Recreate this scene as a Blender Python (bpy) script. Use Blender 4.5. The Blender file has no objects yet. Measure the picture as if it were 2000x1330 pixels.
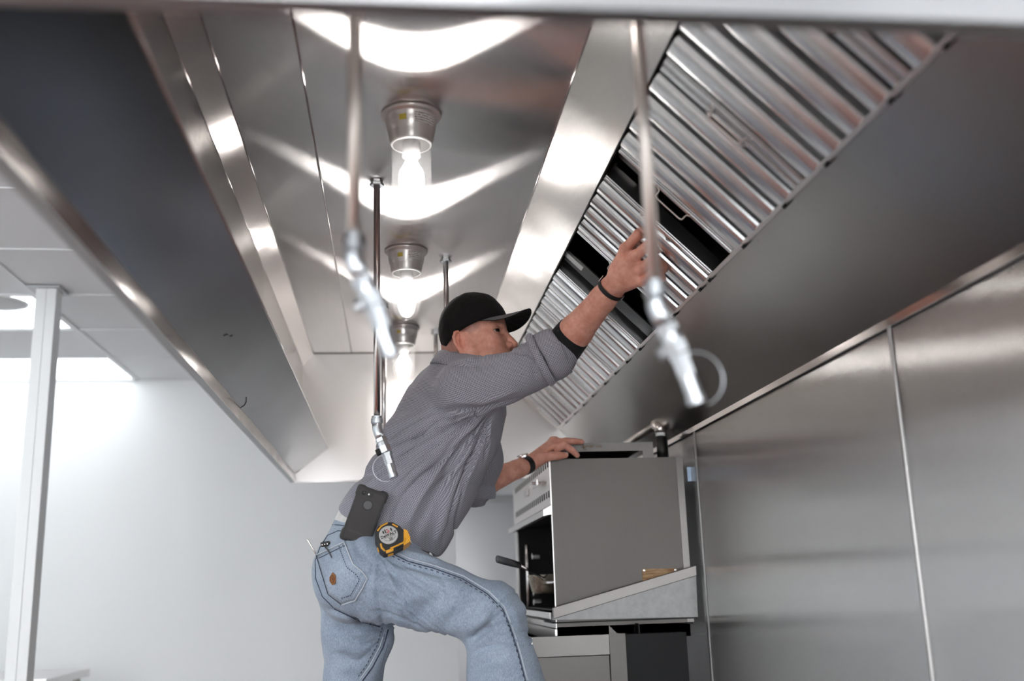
import bpy, bmesh, math, random
import numpy as np
from mathutils import Vector, Matrix
from mathutils.bvhtree import BVHTree

rnd = random.Random(7)
SC = bpy.context.scene
COL = SC.collection
Z0 = 1.53                      # camera height above the floor; geometry below is written relative to the camera

# ------------------------------------------------------------------ camera, world, exposure
PITCH, YAW, ROLL, FPX = 0.239066577, 0.119882361, -0.0330370666, 1989.58
_cp, _sp, _cy, _sy = math.cos(PITCH), math.sin(PITCH), math.cos(YAW), math.sin(YAW)
CF = np.array([_sy*_cp, _cy*_cp, _sp]); _r0 = np.array([_cy, -_sy, 0.0]); _u0 = np.cross(_r0, CF)
CR = math.cos(ROLL)*_r0 + math.sin(ROLL)*_u0
CU = -math.sin(ROLL)*_r0 + math.cos(ROLL)*_u0
cam_d = bpy.data.cameras.new('camera'); cam = bpy.data.objects.new('camera', cam_d); COL.objects.link(cam)
cam_d.sensor_width = 36.0; cam_d.lens = 36.0*FPX/2000.0; cam_d.clip_start = 0.02
cam.matrix_world = Matrix(((CR[0], CU[0], -CF[0], 0), (CR[1], CU[1], -CF[1], 0), (CR[2], CU[2], -CF[2], Z0), (0, 0, 0, 1)))
cam_d.dof.use_dof = True; cam_d.dof.focus_distance = 2.86; cam_d.dof.aperture_fstop = 1.8
SC.camera = cam
W = bpy.data.worlds.new('world'); SC.world = W; W.use_nodes = True
W.node_tree.nodes['Background'].inputs[0].default_value = (0.94, 0.97, 1.0, 1)
W.node_tree.nodes['Background'].inputs[1].default_value = 5.6
SC.view_settings.view_transform = 'Standard'; SC.view_settings.look = 'None'
SC.view_settings.gamma = 1.0; SC.view_settings.use_curve_mapping = False
SC.view_settings.exposure = 0.84
TROFFER_POWER = 1.9            # ceiling panels
BULB_POWER = 30.0              # bulbs under the hood
SC.cycles.caustics_reflective = True
SC.cycles.blur_glossy = 1.0; SC.cycles.sample_clamp_indirect = 4.0

# ------------------------------------------------------------------ helpers
WL = {}
def at(px, py, Y):
    d = CF*FPX + CR*(px-1000) - CU*(py-665)
    return d*(Y/d[1])
def atd(px, py, depth):
    return (CF*FPX + CR*(px-1000) - CU*(py-665))*(depth/FPX)
def sv(v): return Vector((float(v[0]), float(v[1]), float(v[2])))

def obj(name, geo, mat, parent=None, smooth=False, bev=0.0, T=None, origin=None, seg=2):
    vs, fs = geo
    vs = np.asarray(vs, float).reshape(-1, 3)
    o_ = (vs.min(0)+vs.max(0))/2 if origin is None else np.asarray(origin, float)
    me = bpy.data.meshes.new(name)
    me.from_pydata((vs-o_).tolist(), [], [list(map(int, f)) for f in fs]); me.update()
    if T is not None:
        T = np.asarray(T, float)
        uv = me.uv_layers.new(name='uv')
        for p in me.polygons:
            n = np.array(p.normal); t = T-n*(T@n)
            if np.linalg.norm(t) < 1e-3: t = np.cross(n, [0.3, 0.5, 0.8])
            t = t/np.linalg.norm(t); b = np.cross(n, t)
            for li in p.loop_indices:
                c = np.array(me.vertices[me.loops[li].vertex_index].co)
                uv.data[li].uv = (c@t, c@b)
    o = bpy.data.objects.new(name, me); COL.objects.link(o)
    if isinstance(mat, (list, tuple)):
        for m in mat: me.materials.append(m)
    elif mat is not None: me.materials.append(mat)
    if smooth: me.shade_smooth()
    w = np.array([o_[0], o_[1], o_[2]+Z0])
    WL[o.name] = w
    if parent is not None:
        o.parent = parent; w = w-WL[parent.name]
    o.location = w.tolist()
    if bev > 0:
        m = o.modifiers.new('bevel', 'BEVEL'); m.width = bev; m.segments = seg; m.limit_method = 'ANGLE'; m.angle_limit = 0.6
        m.harden_normals = False
    return o
def thing(name, label, cat, loc, group=None):
    o = bpy.data.objects.new(name, None); COL.objects.link(o); o.empty_display_size = 0.05
    w = np.array([loc[0], loc[1], loc[2]+Z0]); o.location = w.tolist(); WL[o.name] = w
    return tag(o, label, cat, group)
def tag(o, label, cat, group=None):
    o['label'] = label; o['category'] = cat
    if group: o['group'] = group
    return o
def struct(o):
    o['kind'] = 'structure'; return o
def plabel(o, s):
    o['label'] = s; return o
def copy_tree(o, dloc, label=None, parent=None):
    c = o.copy(); COL.objects.link(c)
    if parent is None:
        c.location = o.location + Vector(dloc)
        if label: c['label'] = label
    else: c.parent = parent
    for ch in o.children: copy_tree(ch, (0, 0, 0), None, c)
    return c

def join(*gs):
    V, Fc = [], []; n = 0
    for vs, fs in gs:
        vs = np.asarray(vs, float).reshape(-1, 3); V.append(vs); Fc += [[i+n for i in f] for f in fs]; n += len(vs)
    return np.concatenate(V), Fc
def box(lo, hi):
    x0, y0, z0 = lo; x1, y1, z1 = hi
    v = [(x0,y0,z0),(x1,y0,z0),(x1,y1,z0),(x0,y1,z0),(x0,y0,z1),(x1,y0,z1),(x1,y1,z1),(x0,y1,z1)]
    return np.array(v, float), [[0,3,2,1],[4,5,6,7],[0,1,5,4],[1,2,6,5],[2,3,7,6],[3,0,4,7]]
def obox(c, ax, sz):
    """box at c with unit axes ax (3 rows) and full sizes sz"""
    v, f = box((-.5,-.5,-.5), (.5,.5,.5)); ax = np.asarray(ax, float)
    return np.asarray(c)+(v*np.asarray(sz))@ax, f
def prism(poly, d):
    """closed planar polygon (list of 3-D points) pushed along d"""
    p = np.asarray(poly, float); n = len(p); d = np.asarray(d, float)
    nn = sum((np.cross(p[i]-p[0], p[(i+1) % n]-p[0]) for i in range(1, n-1)), np.zeros(3))
    if nn@d > 0: p = p[::-1]
    v = np.concatenate([p, p+d])
    f = [list(range(n)), list(range(2*n-1, n-1, -1))] + [[(i+1) % n, i, n+i, n+(i+1) % n] for i in range(n)]
    return v, f
def sheet(a, b, y0, y1, t):
    """flat sheet from profile point a=(x,z) to b, along Y, with thickness vector t=(x,z)"""
    a = np.array([a[0], y0, a[1]]); b = np.array([b[0], y0, b[1]]); t = np.array([t[0], 0, t[1]])
    return prism([a, b, b+t, a+t], (0, y1-y0, 0))
def frames(path, up=None):
    p = np.asarray(path, float); n = len(p); out = []
    t = np.gradient(p, axis=0); t /= np.linalg.norm(t, axis=1)[:, None]+1e-12
    a = np.array([0, 0, 1.]) if up is None else np.asarray(up, float)
    if abs(a@t[0]) > .95: a = np.array([1., 0, 0])
    u = a-t[0]*(a@t[0]); u /= np.linalg.norm(u)
    for i in range(n):
        u = u-t[i]*(u@t[i]); u /= np.linalg.norm(u)+1e-12
        out.append((u, np.cross(t[i], u)))
    return out
def tube(path, r, n=10, cap=True, closed=False, up=None, sq=None):
    p = np.asarray(path, float); m = len(p); rr = np.full(m, r) if np.isscalar(r) else np.asarray(r, float)
    fr = frames(p, up); V = []
    for i in range(m):
        for k in range(n):
            a = 2*math.pi*k/n; c, s = math.cos(a), math.sin(a)
            if sq: s *= sq
            V.append(p[i]+rr[i]*(c*fr[i][0]+s*fr[i][1]))
    F_ = []
    for i in range(m if closed else m-1):
        j = (i+1) % m
        for k in range(n):
            F_.append([i*n+k, i*n+(k+1) % n, j*n+(k+1) % n, j*n+k])
    if cap and not closed:
        F_.append(list(range(n))[::-1]); F_.append([(m-1)*n+k for k in range(n)])
    return np.array(V), F_
def lathe(c, prof, n=28, axis=(0, 0, 1), ref=(1, 0, 0)):
    """prof: list of (radius, height along axis)"""
    ax = np.asarray(axis, float); ax /= np.linalg.norm(ax); rf = np.asarray(ref, float); rf -= ax*(rf@ax); rf /= np.linalg.norm(rf)
    b = np.cross(ax, rf); V, F_ = [], []
    for r, h in prof:
        for k in range(n):
            a = 2*math.pi*k/n; V.append(np.asarray(c)+ax*h+max(r, 1e-5)*(rf*math.cos(a)+b*math.sin(a)))
    for i in range(len(prof)-1):
        for k in range(n):
            F_.append([i*n+k, i*n+(k+1) % n, (i+1)*n+(k+1) % n, (i+1)*n+k])
    return np.array(V), F_
def arc(a0, a1, n): return [a0+(a1-a0)*i/(n-1) for i in range(n)]

# ------------------------------------------------------------------ materials
def newmat(name):
    m = bpy.data.materials.new(name); m.use_nodes = True
    nt = m.node_tree; b = nt.nodes['Principled BSDF']; return m, nt, b
def N(nt, t, **kw):
    n = nt.nodes.new(t)
    for k, v in kw.items():
        if k in n.inputs: n.inputs[k].default_value = v
        else: setattr(n, k, v)
    return n
def plain(name, col, rough=.5, metal=0.0, spec=.5, noise=0.0, nscale=40.0, bump=0.0, emis=None, es=0.0, sheen=0.0, coat=0.0):
    m, nt, b = newmat(name)
    b.inputs['Base Color'].default_value = (*col, 1); b.inputs['Roughness'].default_value = rough
    b.inputs['Metallic'].default_value = metal; b.inputs['Specular IOR Level'].default_value = spec
    if sheen: b.inputs['Sheen Weight'].default_value = sheen; b.inputs['Sheen Roughness'].default_value = .5
    if coat: b.inputs['Coat Weight'].default_value = coat
    if noise or bump:
        tc = N(nt, 'ShaderNodeTexCoord'); nz = N(nt, 'ShaderNodeTexNoise', Scale=nscale, Detail=4.0, Roughness=.6)
        nt.links.new(tc.outputs['Object'], nz.inputs['Vector'])
        if noise:
            mx = N(nt, 'ShaderNodeMix', data_type='RGBA', blend_type='MIX')
            mx.inputs[6].default_value = (*[c*(1-noise) for c in col], 1); mx.inputs[7].default_value = (*[min(1, c*(1+noise)) for c in col], 1)
            nt.links.new(nz.outputs['Fac'], mx.inputs[0]); nt.links.new(mx.outputs[2], b.inputs['Base Color'])
        if bump:
            bp = N(nt, 'ShaderNodeBump', Strength=1.0, Distance=bump)
            nt.links.new(nz.outputs['Fac'], bp.inputs['Height']); nt.links.new(bp.outputs['Normal'], b.inputs['Normal'])
    if emis: b.inputs['Emission Color'].default_value = (*emis, 1); b.inputs['Emission Strength'].default_value = es
    return m
def steel(name, col=(.60, .575, .56), rough=.3, aniso=0.0, dent=0.0, dscale=1.6, grain=None, gstr=.10, dirt=0.0, dstretch=(1, 1, 1), spread=None):
    """brushed sheet steel; the UV tangent (see obj T=) is the direction highlights stretch along"""
    m, nt, b = newmat(name); L = nt.links
    b.inputs['Base Color'].default_value = (*col, 1); b.inputs['Metallic'].default_value = 1.0
    b.inputs['Roughness'].default_value = rough
    tc = N(nt, 'ShaderNodeTexCoord')
    if aniso:
        b.inputs['Anisotropic'].default_value = aniso
        tg = N(nt, 'ShaderNodeTangent', direction_type='UV_MAP', uv_map='uv'); L.new(tg.outputs[0], b.inputs['Tangent'])
    if grain is not None:
        mp = N(nt, 'ShaderNodeMapping'); mp.inputs['Scale'].default_value = grain
        nz = N(nt, 'ShaderNodeTexNoise', Scale=1.0, Detail=3.0, Roughness=.7)
        L.new(tc.outputs['Object'], mp.inputs['Vector']); L.new(mp.outputs[0], nz.inputs['Vector'])
        mr = N(nt, 'ShaderNodeMapRange'); mr.inputs['From Min'].default_value = .3; mr.inputs['From Max'].default_value = .7
        mr.inputs['To Min'].default_value = 1-gstr; mr.inputs['To Max'].default_value = 1+gstr*.6
        L.new(nz.outputs['Fac'], mr.inputs[0])
        mx = N(nt, 'ShaderNodeMix', data_type='RGBA', blend_type='MULTIPLY'); mx.inputs[0].default_value = 1.0
        mx.inputs[6].default_value = (*col, 1); L.new(mr.outputs[0], mx.inputs[7]); last = mx.outputs[2]
        if dirt:
            dz = N(nt, 'ShaderNodeTexNoise', Scale=55.0, Detail=3.0, Roughness=.75); L.new(tc.outputs['Object'], dz.inputs['Vector'])
            d2 = N(nt, 'ShaderNodeMapRange'); d2.inputs['From Min'].default_value = .66; d2.inputs['From Max'].default_value = .74
            L.new(dz.outputs['Fac'], d2.inputs[0])
            mm = N(nt, 'ShaderNodeMath', operation='MULTIPLY'); mm.inputs[1].default_value = dirt; L.new(d2.outputs[0], mm.inputs[0])
            my = N(nt, 'ShaderNodeMix', data_type='RGBA', blend_type='MIX'); L.new(mm.outputs[0], my.inputs[0]); L.new(last, my.inputs[6])
            my.inputs[7].default_value = (.10, .09, .085, 1); last = my.outputs[2]
        L.new(last, b.inputs['Base Color'])
    if dent:
        mp2 = N(nt, 'ShaderNodeMapping'); mp2.inputs['Scale'].default_value = dstretch
        dn = N(nt, 'ShaderNodeTexNoise', Scale=dscale, Detail=1.0, Roughness=.4)
        L.new(tc.outputs['Object'], mp2.inputs['Vector']); L.new(mp2.outputs[0], dn.inputs['Vector'])
        bp = N(nt, 'ShaderNodeBump', Strength=1.0, Distance=dent); L.new(dn.outputs['Fac'], bp.inputs['Height'])
        L.new(bp.outputs['Normal'], b.inputs['Normal'])
    if spread:
        # microscopic brushing: the sheet's normal leans at random along one direction, across the grain
        dr, k = spread; nrm = None
        if dent: nrm = bp.outputs['Normal']
        else:
            ge = N(nt, 'ShaderNodeNewGeometry'); nrm = ge.outputs['Normal']
        ms = N(nt, 'ShaderNodeVectorMath', operation='MULTIPLY'); ms.inputs[1].default_value = (9731.0, 8887.0, 9293.0); L.new(tc.outputs['Object'], ms.inputs[0])
        wn = N(nt, 'ShaderNodeTexWhiteNoise', noise_dimensions='3D'); L.new(ms.outputs[0], wn.inputs['Vector'])
        sp = N(nt, 'ShaderNodeSeparateColor'); L.new(wn.outputs['Color'], sp.inputs[0])
        ad = N(nt, 'ShaderNodeMath', operation='ADD'); L.new(sp.outputs[0], ad.inputs[0]); L.new(sp.outputs[1], ad.inputs[1])
        a2 = N(nt, 'ShaderNodeMath', operation='ADD'); L.new(ad.outputs[0], a2.inputs[0]); L.new(sp.outputs[2], a2.inputs[1])
        mm_ = N(nt, 'ShaderNodeMath', operation='MULTIPLY_ADD'); mm_.inputs[1].default_value = k; mm_.inputs[2].default_value = -1.5*k; L.new(a2.outputs[0], mm_.inputs[0])
        vs_ = N(nt, 'ShaderNodeVectorMath', operation='SCALE'); vs_.inputs[0].default_value = dr; L.new(mm_.outputs[0], vs_.inputs['Scale'])
        va = N(nt, 'ShaderNodeVectorMath', operation='ADD'); L.new(nrm, va.inputs[0]); L.new(vs_.outputs[0], va.inputs[1])
        vn = N(nt, 'ShaderNodeVectorMath', operation='NORMALIZE'); L.new(va.outputs[0], vn.inputs[0]); L.new(vn.outputs[0], b.inputs['Normal'])
    return m
def thin_glass(name, tint=(1, 1, 1), tr_=.10):
    m, nt, b = newmat(name); L = nt.links; nt.nodes.remove(b)
    out = [n for n in nt.nodes if n.type == 'OUTPUT_MATERIAL'][0]
    tr = N(nt, 'ShaderNodeBsdfTransparent'); tr.inputs[0].default_value = (*tint, 1)
    gl = N(nt, 'ShaderNodeBsdfGlossy'); gl.inputs['Roughness'].default_value = .03
    ms = N(nt, 'ShaderNodeMixShader'); ms.inputs[0].default_value = .05
    tl = N(nt, 'ShaderNodeBsdfTranslucent'); tl.inputs[0].default_value = (.95, .95, .95, 1); m2 = N(nt, 'ShaderNodeMixShader'); m2.inputs[0].default_value = tr_
    L.new(tr.outputs[0], m2.inputs[1]); L.new(tl.outputs[0], m2.inputs[2])
    L.new(m2.outputs[0], ms.inputs[1]); L.new(gl.outputs[0], ms.inputs[2]); L.new(ms.outputs[0], out.inputs[0])
    return m

X, Yv, Zv = (1, 0, 0), (0, 1, 0), (0, 0, 1)
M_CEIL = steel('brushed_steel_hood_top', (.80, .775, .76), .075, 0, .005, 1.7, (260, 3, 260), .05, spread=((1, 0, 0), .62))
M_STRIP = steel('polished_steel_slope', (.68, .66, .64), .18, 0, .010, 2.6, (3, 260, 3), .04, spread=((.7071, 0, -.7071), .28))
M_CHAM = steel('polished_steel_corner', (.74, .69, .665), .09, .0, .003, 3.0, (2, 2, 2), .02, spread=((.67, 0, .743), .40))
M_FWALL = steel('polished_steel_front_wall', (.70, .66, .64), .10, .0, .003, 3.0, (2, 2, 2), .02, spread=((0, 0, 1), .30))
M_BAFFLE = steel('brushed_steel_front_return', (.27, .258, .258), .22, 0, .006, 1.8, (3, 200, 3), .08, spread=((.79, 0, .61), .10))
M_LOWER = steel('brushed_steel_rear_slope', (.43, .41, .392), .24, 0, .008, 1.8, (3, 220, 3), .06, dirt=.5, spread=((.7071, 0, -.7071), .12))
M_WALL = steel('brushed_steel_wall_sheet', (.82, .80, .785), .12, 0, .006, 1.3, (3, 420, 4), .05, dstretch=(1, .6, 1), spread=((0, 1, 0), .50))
M_END = steel('brushed_steel_end', (.64, .615, .60), .30, 0, .004, 2.0)
M_LIP = steel('bright_steel_edge', (.66, .61, .585), .12, 0, .003, 4.0)
M_OUT = steel('steel_outer_face', (.60, .60, .61), .28, .6, .006, 2.0)
M_ZINC = steel('galvanised_filter_steel', (.74, .75, .76), .24, 0, .0008, 9.0, (70, 70, 70), .07)
M_CHROME = steel('chrome_pipe', (.88, .86, .85), .22)
M_COPPER = steel('fire_pipe', (.86, .79, .74), .34)
M_CAST = steel('zinc_casting', (.66, .69, .72), .34)
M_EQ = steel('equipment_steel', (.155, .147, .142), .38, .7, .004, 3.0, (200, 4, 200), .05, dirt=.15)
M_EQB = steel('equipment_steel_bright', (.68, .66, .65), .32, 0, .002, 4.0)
M_DARKM = plain('dark_sooty_metal', (.012, .012, .013), .55, .6)  # dark metal; also colours a few pieces that stand for shade
M_BLACK = plain('black_rubber', (.014, .014, .015), .45)
M_WHITE = plain('white_paint', (.88, .90, .91), .75)
M_TILE = plain('ceiling_tile_board', (.84, .86, .88), .95, 0, .2, .06, 160.0, .0006)
M_GRID = plain('white_grid_metal', (.80, .82, .83), .5)
M_PANEL = plain('lit_diffuser', (1, 1, 1), .5, emis=(.93, .975, 1.0), es=TROFFER_POWER)
M_BULB = plain('lit_bulb', (1, 1, 1), .4, emis=(1, .965, .93), es=BULB_POWER)
M_GLASS = thin_glass('jar_glass', tr_=.02); M_GLASS_W = thin_glass('window_glass', tr_=0.0)
M_ALU = plain('spun_aluminium', (.80, .79, .785), .32, .72)

# ------------------------------------------------------------------ the room
XL, XR, YN, YF, ZC = -4.9, 1.0, -3.4, 6.29, 1.31
def floor_mat():
    m, nt, b = newmat('quarry_tile_floor'); L = nt.links
    tc = N(nt, 'ShaderNodeTexCoord'); br = N(nt, 'ShaderNodeTexBrick')
    br.offset = 0.0; br.inputs['Scale'].default_value = 1.0; br.inputs['Brick Width'].default_value = .15; br.inputs['Row Height'].default_value = .15
    br.inputs['Mortar Size'].default_value = .004
    br.inputs['Color1'].default_value = (.52, .49, .46, 1); br.inputs['Color2'].default_value = (.47, .44, .42, 1); br.inputs['Mortar'].default_value = (.08, .07, .065, 1)
    L.new(tc.outputs['Object'], br.inputs['Vector']); L.new(br.outputs['Color'], b.inputs['Base Color']); b.inputs['Roughness'].default_value = .45
    return m
struct(obj('floor', box((XL-.1, YN-.1, -Z0-.08), (XR+.1, YF+.1, -Z0)), floor_mat()))
struct(obj('wall_back', box((XL-.1, YF, -Z0), (XR+.12, YF+.1, ZC+.14)), M_WHITE))
struct(obj('wall_left', box((XL-.1, YN, -Z0), (XL, YF, ZC+.14)), M_WHITE))
WINS = [(-4.3, -2.5), (-2.2, -.4), (-.1, .9)]; wz0, wz1 = -.65, 1.05  # unseen windows, added to bring daylight from behind the camera
edges = [XL-.1]+[e for w in WINS for e in w]+[XR+.12]
struct(obj('wall_front', join(box((XL-.1, YN-.1, -Z0), (XR+.12, YN, wz0)), box((XL-.1, YN-.1, wz1), (XR+.12, YN, ZC+.14)), *[box((edges[i], YN-.1, wz0), (edges[i+1], YN, wz1)) for i in range(0, len(edges), 2)]), M_WHITE))
for i, (a, b_) in enumerate(WINS):
    wn = struct(obj('window_%d' % (i+1), join(box((a, YN-.07, wz0), (a+.05, YN-.02, wz1)), box((b_-.05, YN-.07, wz0), (b_, YN-.02, wz1)), box((a+.05, YN-.07, wz0), (b_-.05, YN-.02, wz0+.05)), box((a+.05, YN-.07, wz1-.05), (b_-.05, YN-.02, wz1)), box(((a+b_)/2-.02, YN-.065, wz0+.05), ((a+b_)/2+.02, YN-.025, wz1-.05))), M_WHITE))
    obj('pane', box((a+.05, YN-.048, wz0+.05), (b_-.05, YN-.044, wz1-.05)), M_GLASS_W, wn)
    pd_ = bpy.data.lights.new('window_portal', 'AREA'); pd_.shape = 'RECTANGLE'; pd_.size = b_-a; pd_.size_y = wz1-wz0; pd_.cycles.is_portal = True
    po = bpy.data.objects.new('window_portal', pd_); COL.objects.link(po); po.location = ((a+b_)/2, YN-.11, (wz0+wz1)/2+Z0); po.rotation_euler = (math.pi/2, 0, math.pi)
wr = struct(obj('wall_right', box((XR+.004, YN, -Z0), (XR+.12, YF, ZC+.14)), M_WHITE))
tag(obj('floor_mat', box((-1.9, -1.2, -Z0), (.40, 5.3, -Z0+.012)), plain('terracotta_rubber', (.19, .066, .046), .7, 0, .3, .25, 30), bev=.003), 'terracotta rubber kitchen mat on the floor along the hood, below the picture', 'mat')  # unseen mat, added to darken and redden the hood's reflections
# stainless sheets on the right wall, joined by raised battens
K = .83
seams = [YN+.02, -.95*K, .66*K, 2.29*K, 3.965*K, 5.6*K, YF-.01]
M_SEAM = steel('seam_batten_steel', (.34, .325, .315), .32)
for a, b_ in zip(seams[:-1], seams[1:]):
    obj('wall_panel', box((XR, a+.0065, -Z0+.1), (XR+.003, b_-.0065, .75)), M_WALL, wr, T=Yv)
for s in seams[1:-1]:
    obj('seam_strip', prism([(XR-.0005, s-.0055, -Z0+.1), (XR-.004, s-.003, -Z0+.1), (XR-.004, s+.003, -Z0+.1), (XR-.0005, s+.0055, -Z0+.1)], (0, 0, Z0+.65)), M_SEAM, wr)
wb_far = obj('wall_panel', box((.372, YF-.006, -Z0+.1), (XR-.002, YF-.001, .565)), steel('brushed_steel_far_sheet', (.50, .50, .51), .36, .6, .004, 2.0), bpy.data.objects['wall_back'], T=X)
# suspended ceiling: slab, hanging grid, tiles, lights
XT = [-1.545+.61*i for i in range(-5, 5)]; YT = [5.68-.61*i for i in range(-1, 15)]
cl = struct(obj('ceiling', box((XL-.1, YN-.1, ZC+.10), (XR+.12, YF+.1, ZC+.14)), M_WHITE))
LIGHTS = [(2, j) for j in range(0, 15, 2)] + [(-1, j) for j in range(4, 15, 2)] + [(5, j) for j in (10, 12, 14)]    # (x index of left bay, y index): 2 bays wide
def in_light(i, j):
    for a, b_ in LIGHTS:
        if j == b_+1 and i in (a-2+1, a-1+1): return True
    return False
tile_me = None; light_cells = set()
xs = [-1.545+.61*i for i in range(-6, 5)]; ys = [5.68-.61*i for i in range(-1, 16)]
tv, tf = box((-.293, -.293, 0), (.293, .293, .014))
for a, b_ in LIGHTS:
    light_cells.add((a+2, b_)); light_cells.add((a+3, b_))
tiles = 0
for i in range(len(xs)-1):
    for j in range(len(ys)-1):
        if (i, j) in light_cells: continue
        x0, x1 = max(xs[i], XL), min(xs[i+1], XR); y1, y0 = min(ys[j], YF), max(ys[j+1], YN)
        if x1-x0 < .05 or y1-y0 < .05: continue
        g = box((x0+.008, y0+.008, ZC+.001), (x1-.008, y1-.008, ZC+.015))
        obj('ceiling_tile', g, M_TILE, cl, bev=.003); tiles += 1
for x in xs:
    if XL < x < XR: obj('grid_rail', box((x-.012, YN, ZC-.006), (x+.012, YF, ZC)), M_GRID, cl)
for y in ys:
    if YN < y < YF:
        obj('grid_rail', box((XL, y-.012, ZC-.0055), (XR, y+.012, ZC)), M_GRID, cl)
obj('wall_angle', box((XL, YF-.022, ZC-.006), (XR, YF, ZC)), M_GRID, cl)
LLAB = {(2, 0): 'lit rectangular ceiling panel light nearest the far white wall', (2, 2): 'lit rectangular ceiling panel light beside the head of the white post'}
for a, b_ in LIGHTS:
    x0, x1, y1, y0 = xs[a+2], xs[a+4], ys[b_], ys[b_+1]
    t = thing('ceiling_light', LLAB.get((a, b_), 'lit rectangular ceiling panel light outside the picture lighting the room'), 'light', ((x0+x1)/2, (y0+y1)/2, ZC), 'recessed ceiling panel lights')
    obj('diffuser', box((x0+.022, y0+.022, ZC+.004), (x1-.022, y1-.022, ZC+.010)), M_PANEL, t)
    fr = join(box((x0+.012, y0+.012, ZC), (x1-.012, y0+.024, ZC+.03)), box((x0+.012, y1-.024, ZC), (x1-.012, y1-.012, ZC+.03)),
              box((x0+.012, y0+.024, ZC), (x0+.024, y1-.024, ZC+.03)), box((x1-.024, y0+.024, ZC), (x1-.012, y1-.024, ZC+.03)))
    obj('light_frame', fr, M_GRID, t)
# round perforated ceiling speaker
sp = at(-6, 591, 1.0); sp = sp*((ZC-.002)/sp[2])
def grille_mat():
    m, nt, b = newmat('perforated_white_grille'); L = nt.links
    tc = N(nt, 'ShaderNodeTexCoord'); mp = N(nt, 'ShaderNodeMapping'); mp.inputs['Scale'].default_value = (130, 130, 1)
    vo = N(nt, 'ShaderNodeTexVoronoi', Scale=1.0, Randomness=0.0); cr = N(nt, 'ShaderNodeMapRange')
    cr.inputs['From Min'].default_value = .30; cr.inputs['From Max'].default_value = .42
    mx = N(nt, 'ShaderNodeMix', data_type='RGBA'); mx.inputs[6].default_value = (.22, .23, .24, 1); mx.inputs[7].default_value = (.78, .79, .8, 1)
    L.new(tc.outputs['Object'], mp.inputs[0]); L.new(mp.outputs[0], vo.inputs['Vector']); L.new(vo.outputs['Distance'], cr.inputs[0]); L.new(cr.outputs[0], mx.inputs[0]); L.new(mx.outputs[2], b.inputs['Base Color'])
    return m
t = thing('ceiling_speaker', 'round perforated white speaker grille set in a ceiling tile', 'speaker', sp)
obj('grille', lathe(sp, [(0, -.006), (.09, -.0055), (.118, -.003), (.124, 0)], 36), grille_mat(), t, smooth=True)
obj('rim', lathe(sp, [(.118, -.004), (.126, -.005), (.130, 0)], 36), M_GRID, t, smooth=True)
# white post
post = thing('support_post', 'square white metal post with a groove running floor to ceiling', 'post', (-1.455, 4.37, -Z0))
px0, px1, py0 = -1.498, -1.415, 4.330
obj('post_body', join(box((px0, py0, -Z0), (px0+.042, py0+.083, ZC-.006)), box((px0+.045, py0, -Z0), (px1, py0+.083, ZC-.006)), box((px0+.04, py0+.004, -Z0), (px0+.047, py0+.083, ZC-.006))),
    plain('post_white', (.82, .84, .84), .4), post, bev=.0015)
obj('head_flange', box((px0-.03, py0-.03, ZC-.0115), (px1+.02, py0+.11, ZC-.0065)), plain('flange_grey', (.55, .57, .58), .5), post)

# ------------------------------------------------------------------ the exhaust hood
Y0, Y1 = .806, 4.69
hood = thing('exhaust_hood', 'large stainless steel kitchen exhaust hood seen from below against the steel wall', 'hood', (.27, 2.75, .498))
CZ = 1.093
pA, pB, pC = (-.440, .498), (-.440, .536), (-.2955, .647)
def sh(name, a, b, t, mat, T, y0=Y0, y1=Y1, bev=0):
    return obj(name, sheet(a, b, y0, y1, t), mat, hood, T=T, bev=bev)
sh('lip_flange', (-.459, .498), (-.4405, .498), (0, .004), steel('lip_hem_steel', (.50, .52, .53), .45), Yv, bev=.0012)
sh('lip_face', (-.440, .4985), (-.440, .5355), (-.004, 0), M_LIP, Yv)
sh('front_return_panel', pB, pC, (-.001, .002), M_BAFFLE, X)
obj('return_edge', tube([(pC[0]+.001, Y0+.01, pC[1]+.001), (pC[0]+.001, Y1-.003, pC[1]+.001)], .0022, 8), M_LIP, hood, smooth=True)
sh('front_wall_panel', (-.415, .56), (-.415, 1.0375), (-.003, 0), M_FWALL, Yv)
sh('corner_panel', (-.415, 1.0375), (-.365, CZ), (-.003, .003), M_CHAM, Yv)
obj('corner_bead', tube([(-.415, Y0+.01, 1.0375), (-.415, Y1-.003, 1.0375)], .0016, 6), M_LIP, hood, smooth=True)
obj('corner_bead', tube([(-.365, Y0+.01, CZ-.0005), (-.365, Y1-.003, CZ-.0005)], .0018, 6), M_LIP, hood, smooth=True)
XS = -.191
sh('top_panel', (-.365, CZ), (XS-.0015, CZ), (0, .002), M_CEIL, X)
sh('top_panel', (XS+.0015, CZ), (.3985, CZ), (0, .002), M_CEIL, X)
obj('seam_bead', tube([(XS, Y0+.01, CZ+.0005), (XS, Y1-.003, CZ+.0005)], .0026, 8), M_LIP, hood, smooth=True)
q = 1.4915
fT = (.5146, q-.5146); fB = (.7694, q-.7694); lR = (.9877, q-.9877)
dv = np.array([.7071, -.7071]); nv = np.array([-.7071, -.7071])     # down the slope (x,z); out of the slope, towards the camera
sh('upper_slope_panel', (.3985, CZ), fT, (.002, .002), M_STRIP, dvT := (.7071, 0, -.7071))
obj('corner_bead', tube([(.3985, Y0+.01, CZ-.0005), (.3985, Y1-.003, CZ-.0005)], .0018, 6), M_LIP, hood, smooth=True)
obj('slope_hem', tube([(fT[0]-.001, Y0+.01, fT[1]-.001), (fT[0]-.001, Y1-.003, fT[1]-.001)], .003, 8), M_DARKM, hood, smooth=True)
sh('lower_slope_panel', fB, lR, (.002, .002), M_LOWER, (.7071, 0, -.7071))
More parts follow.
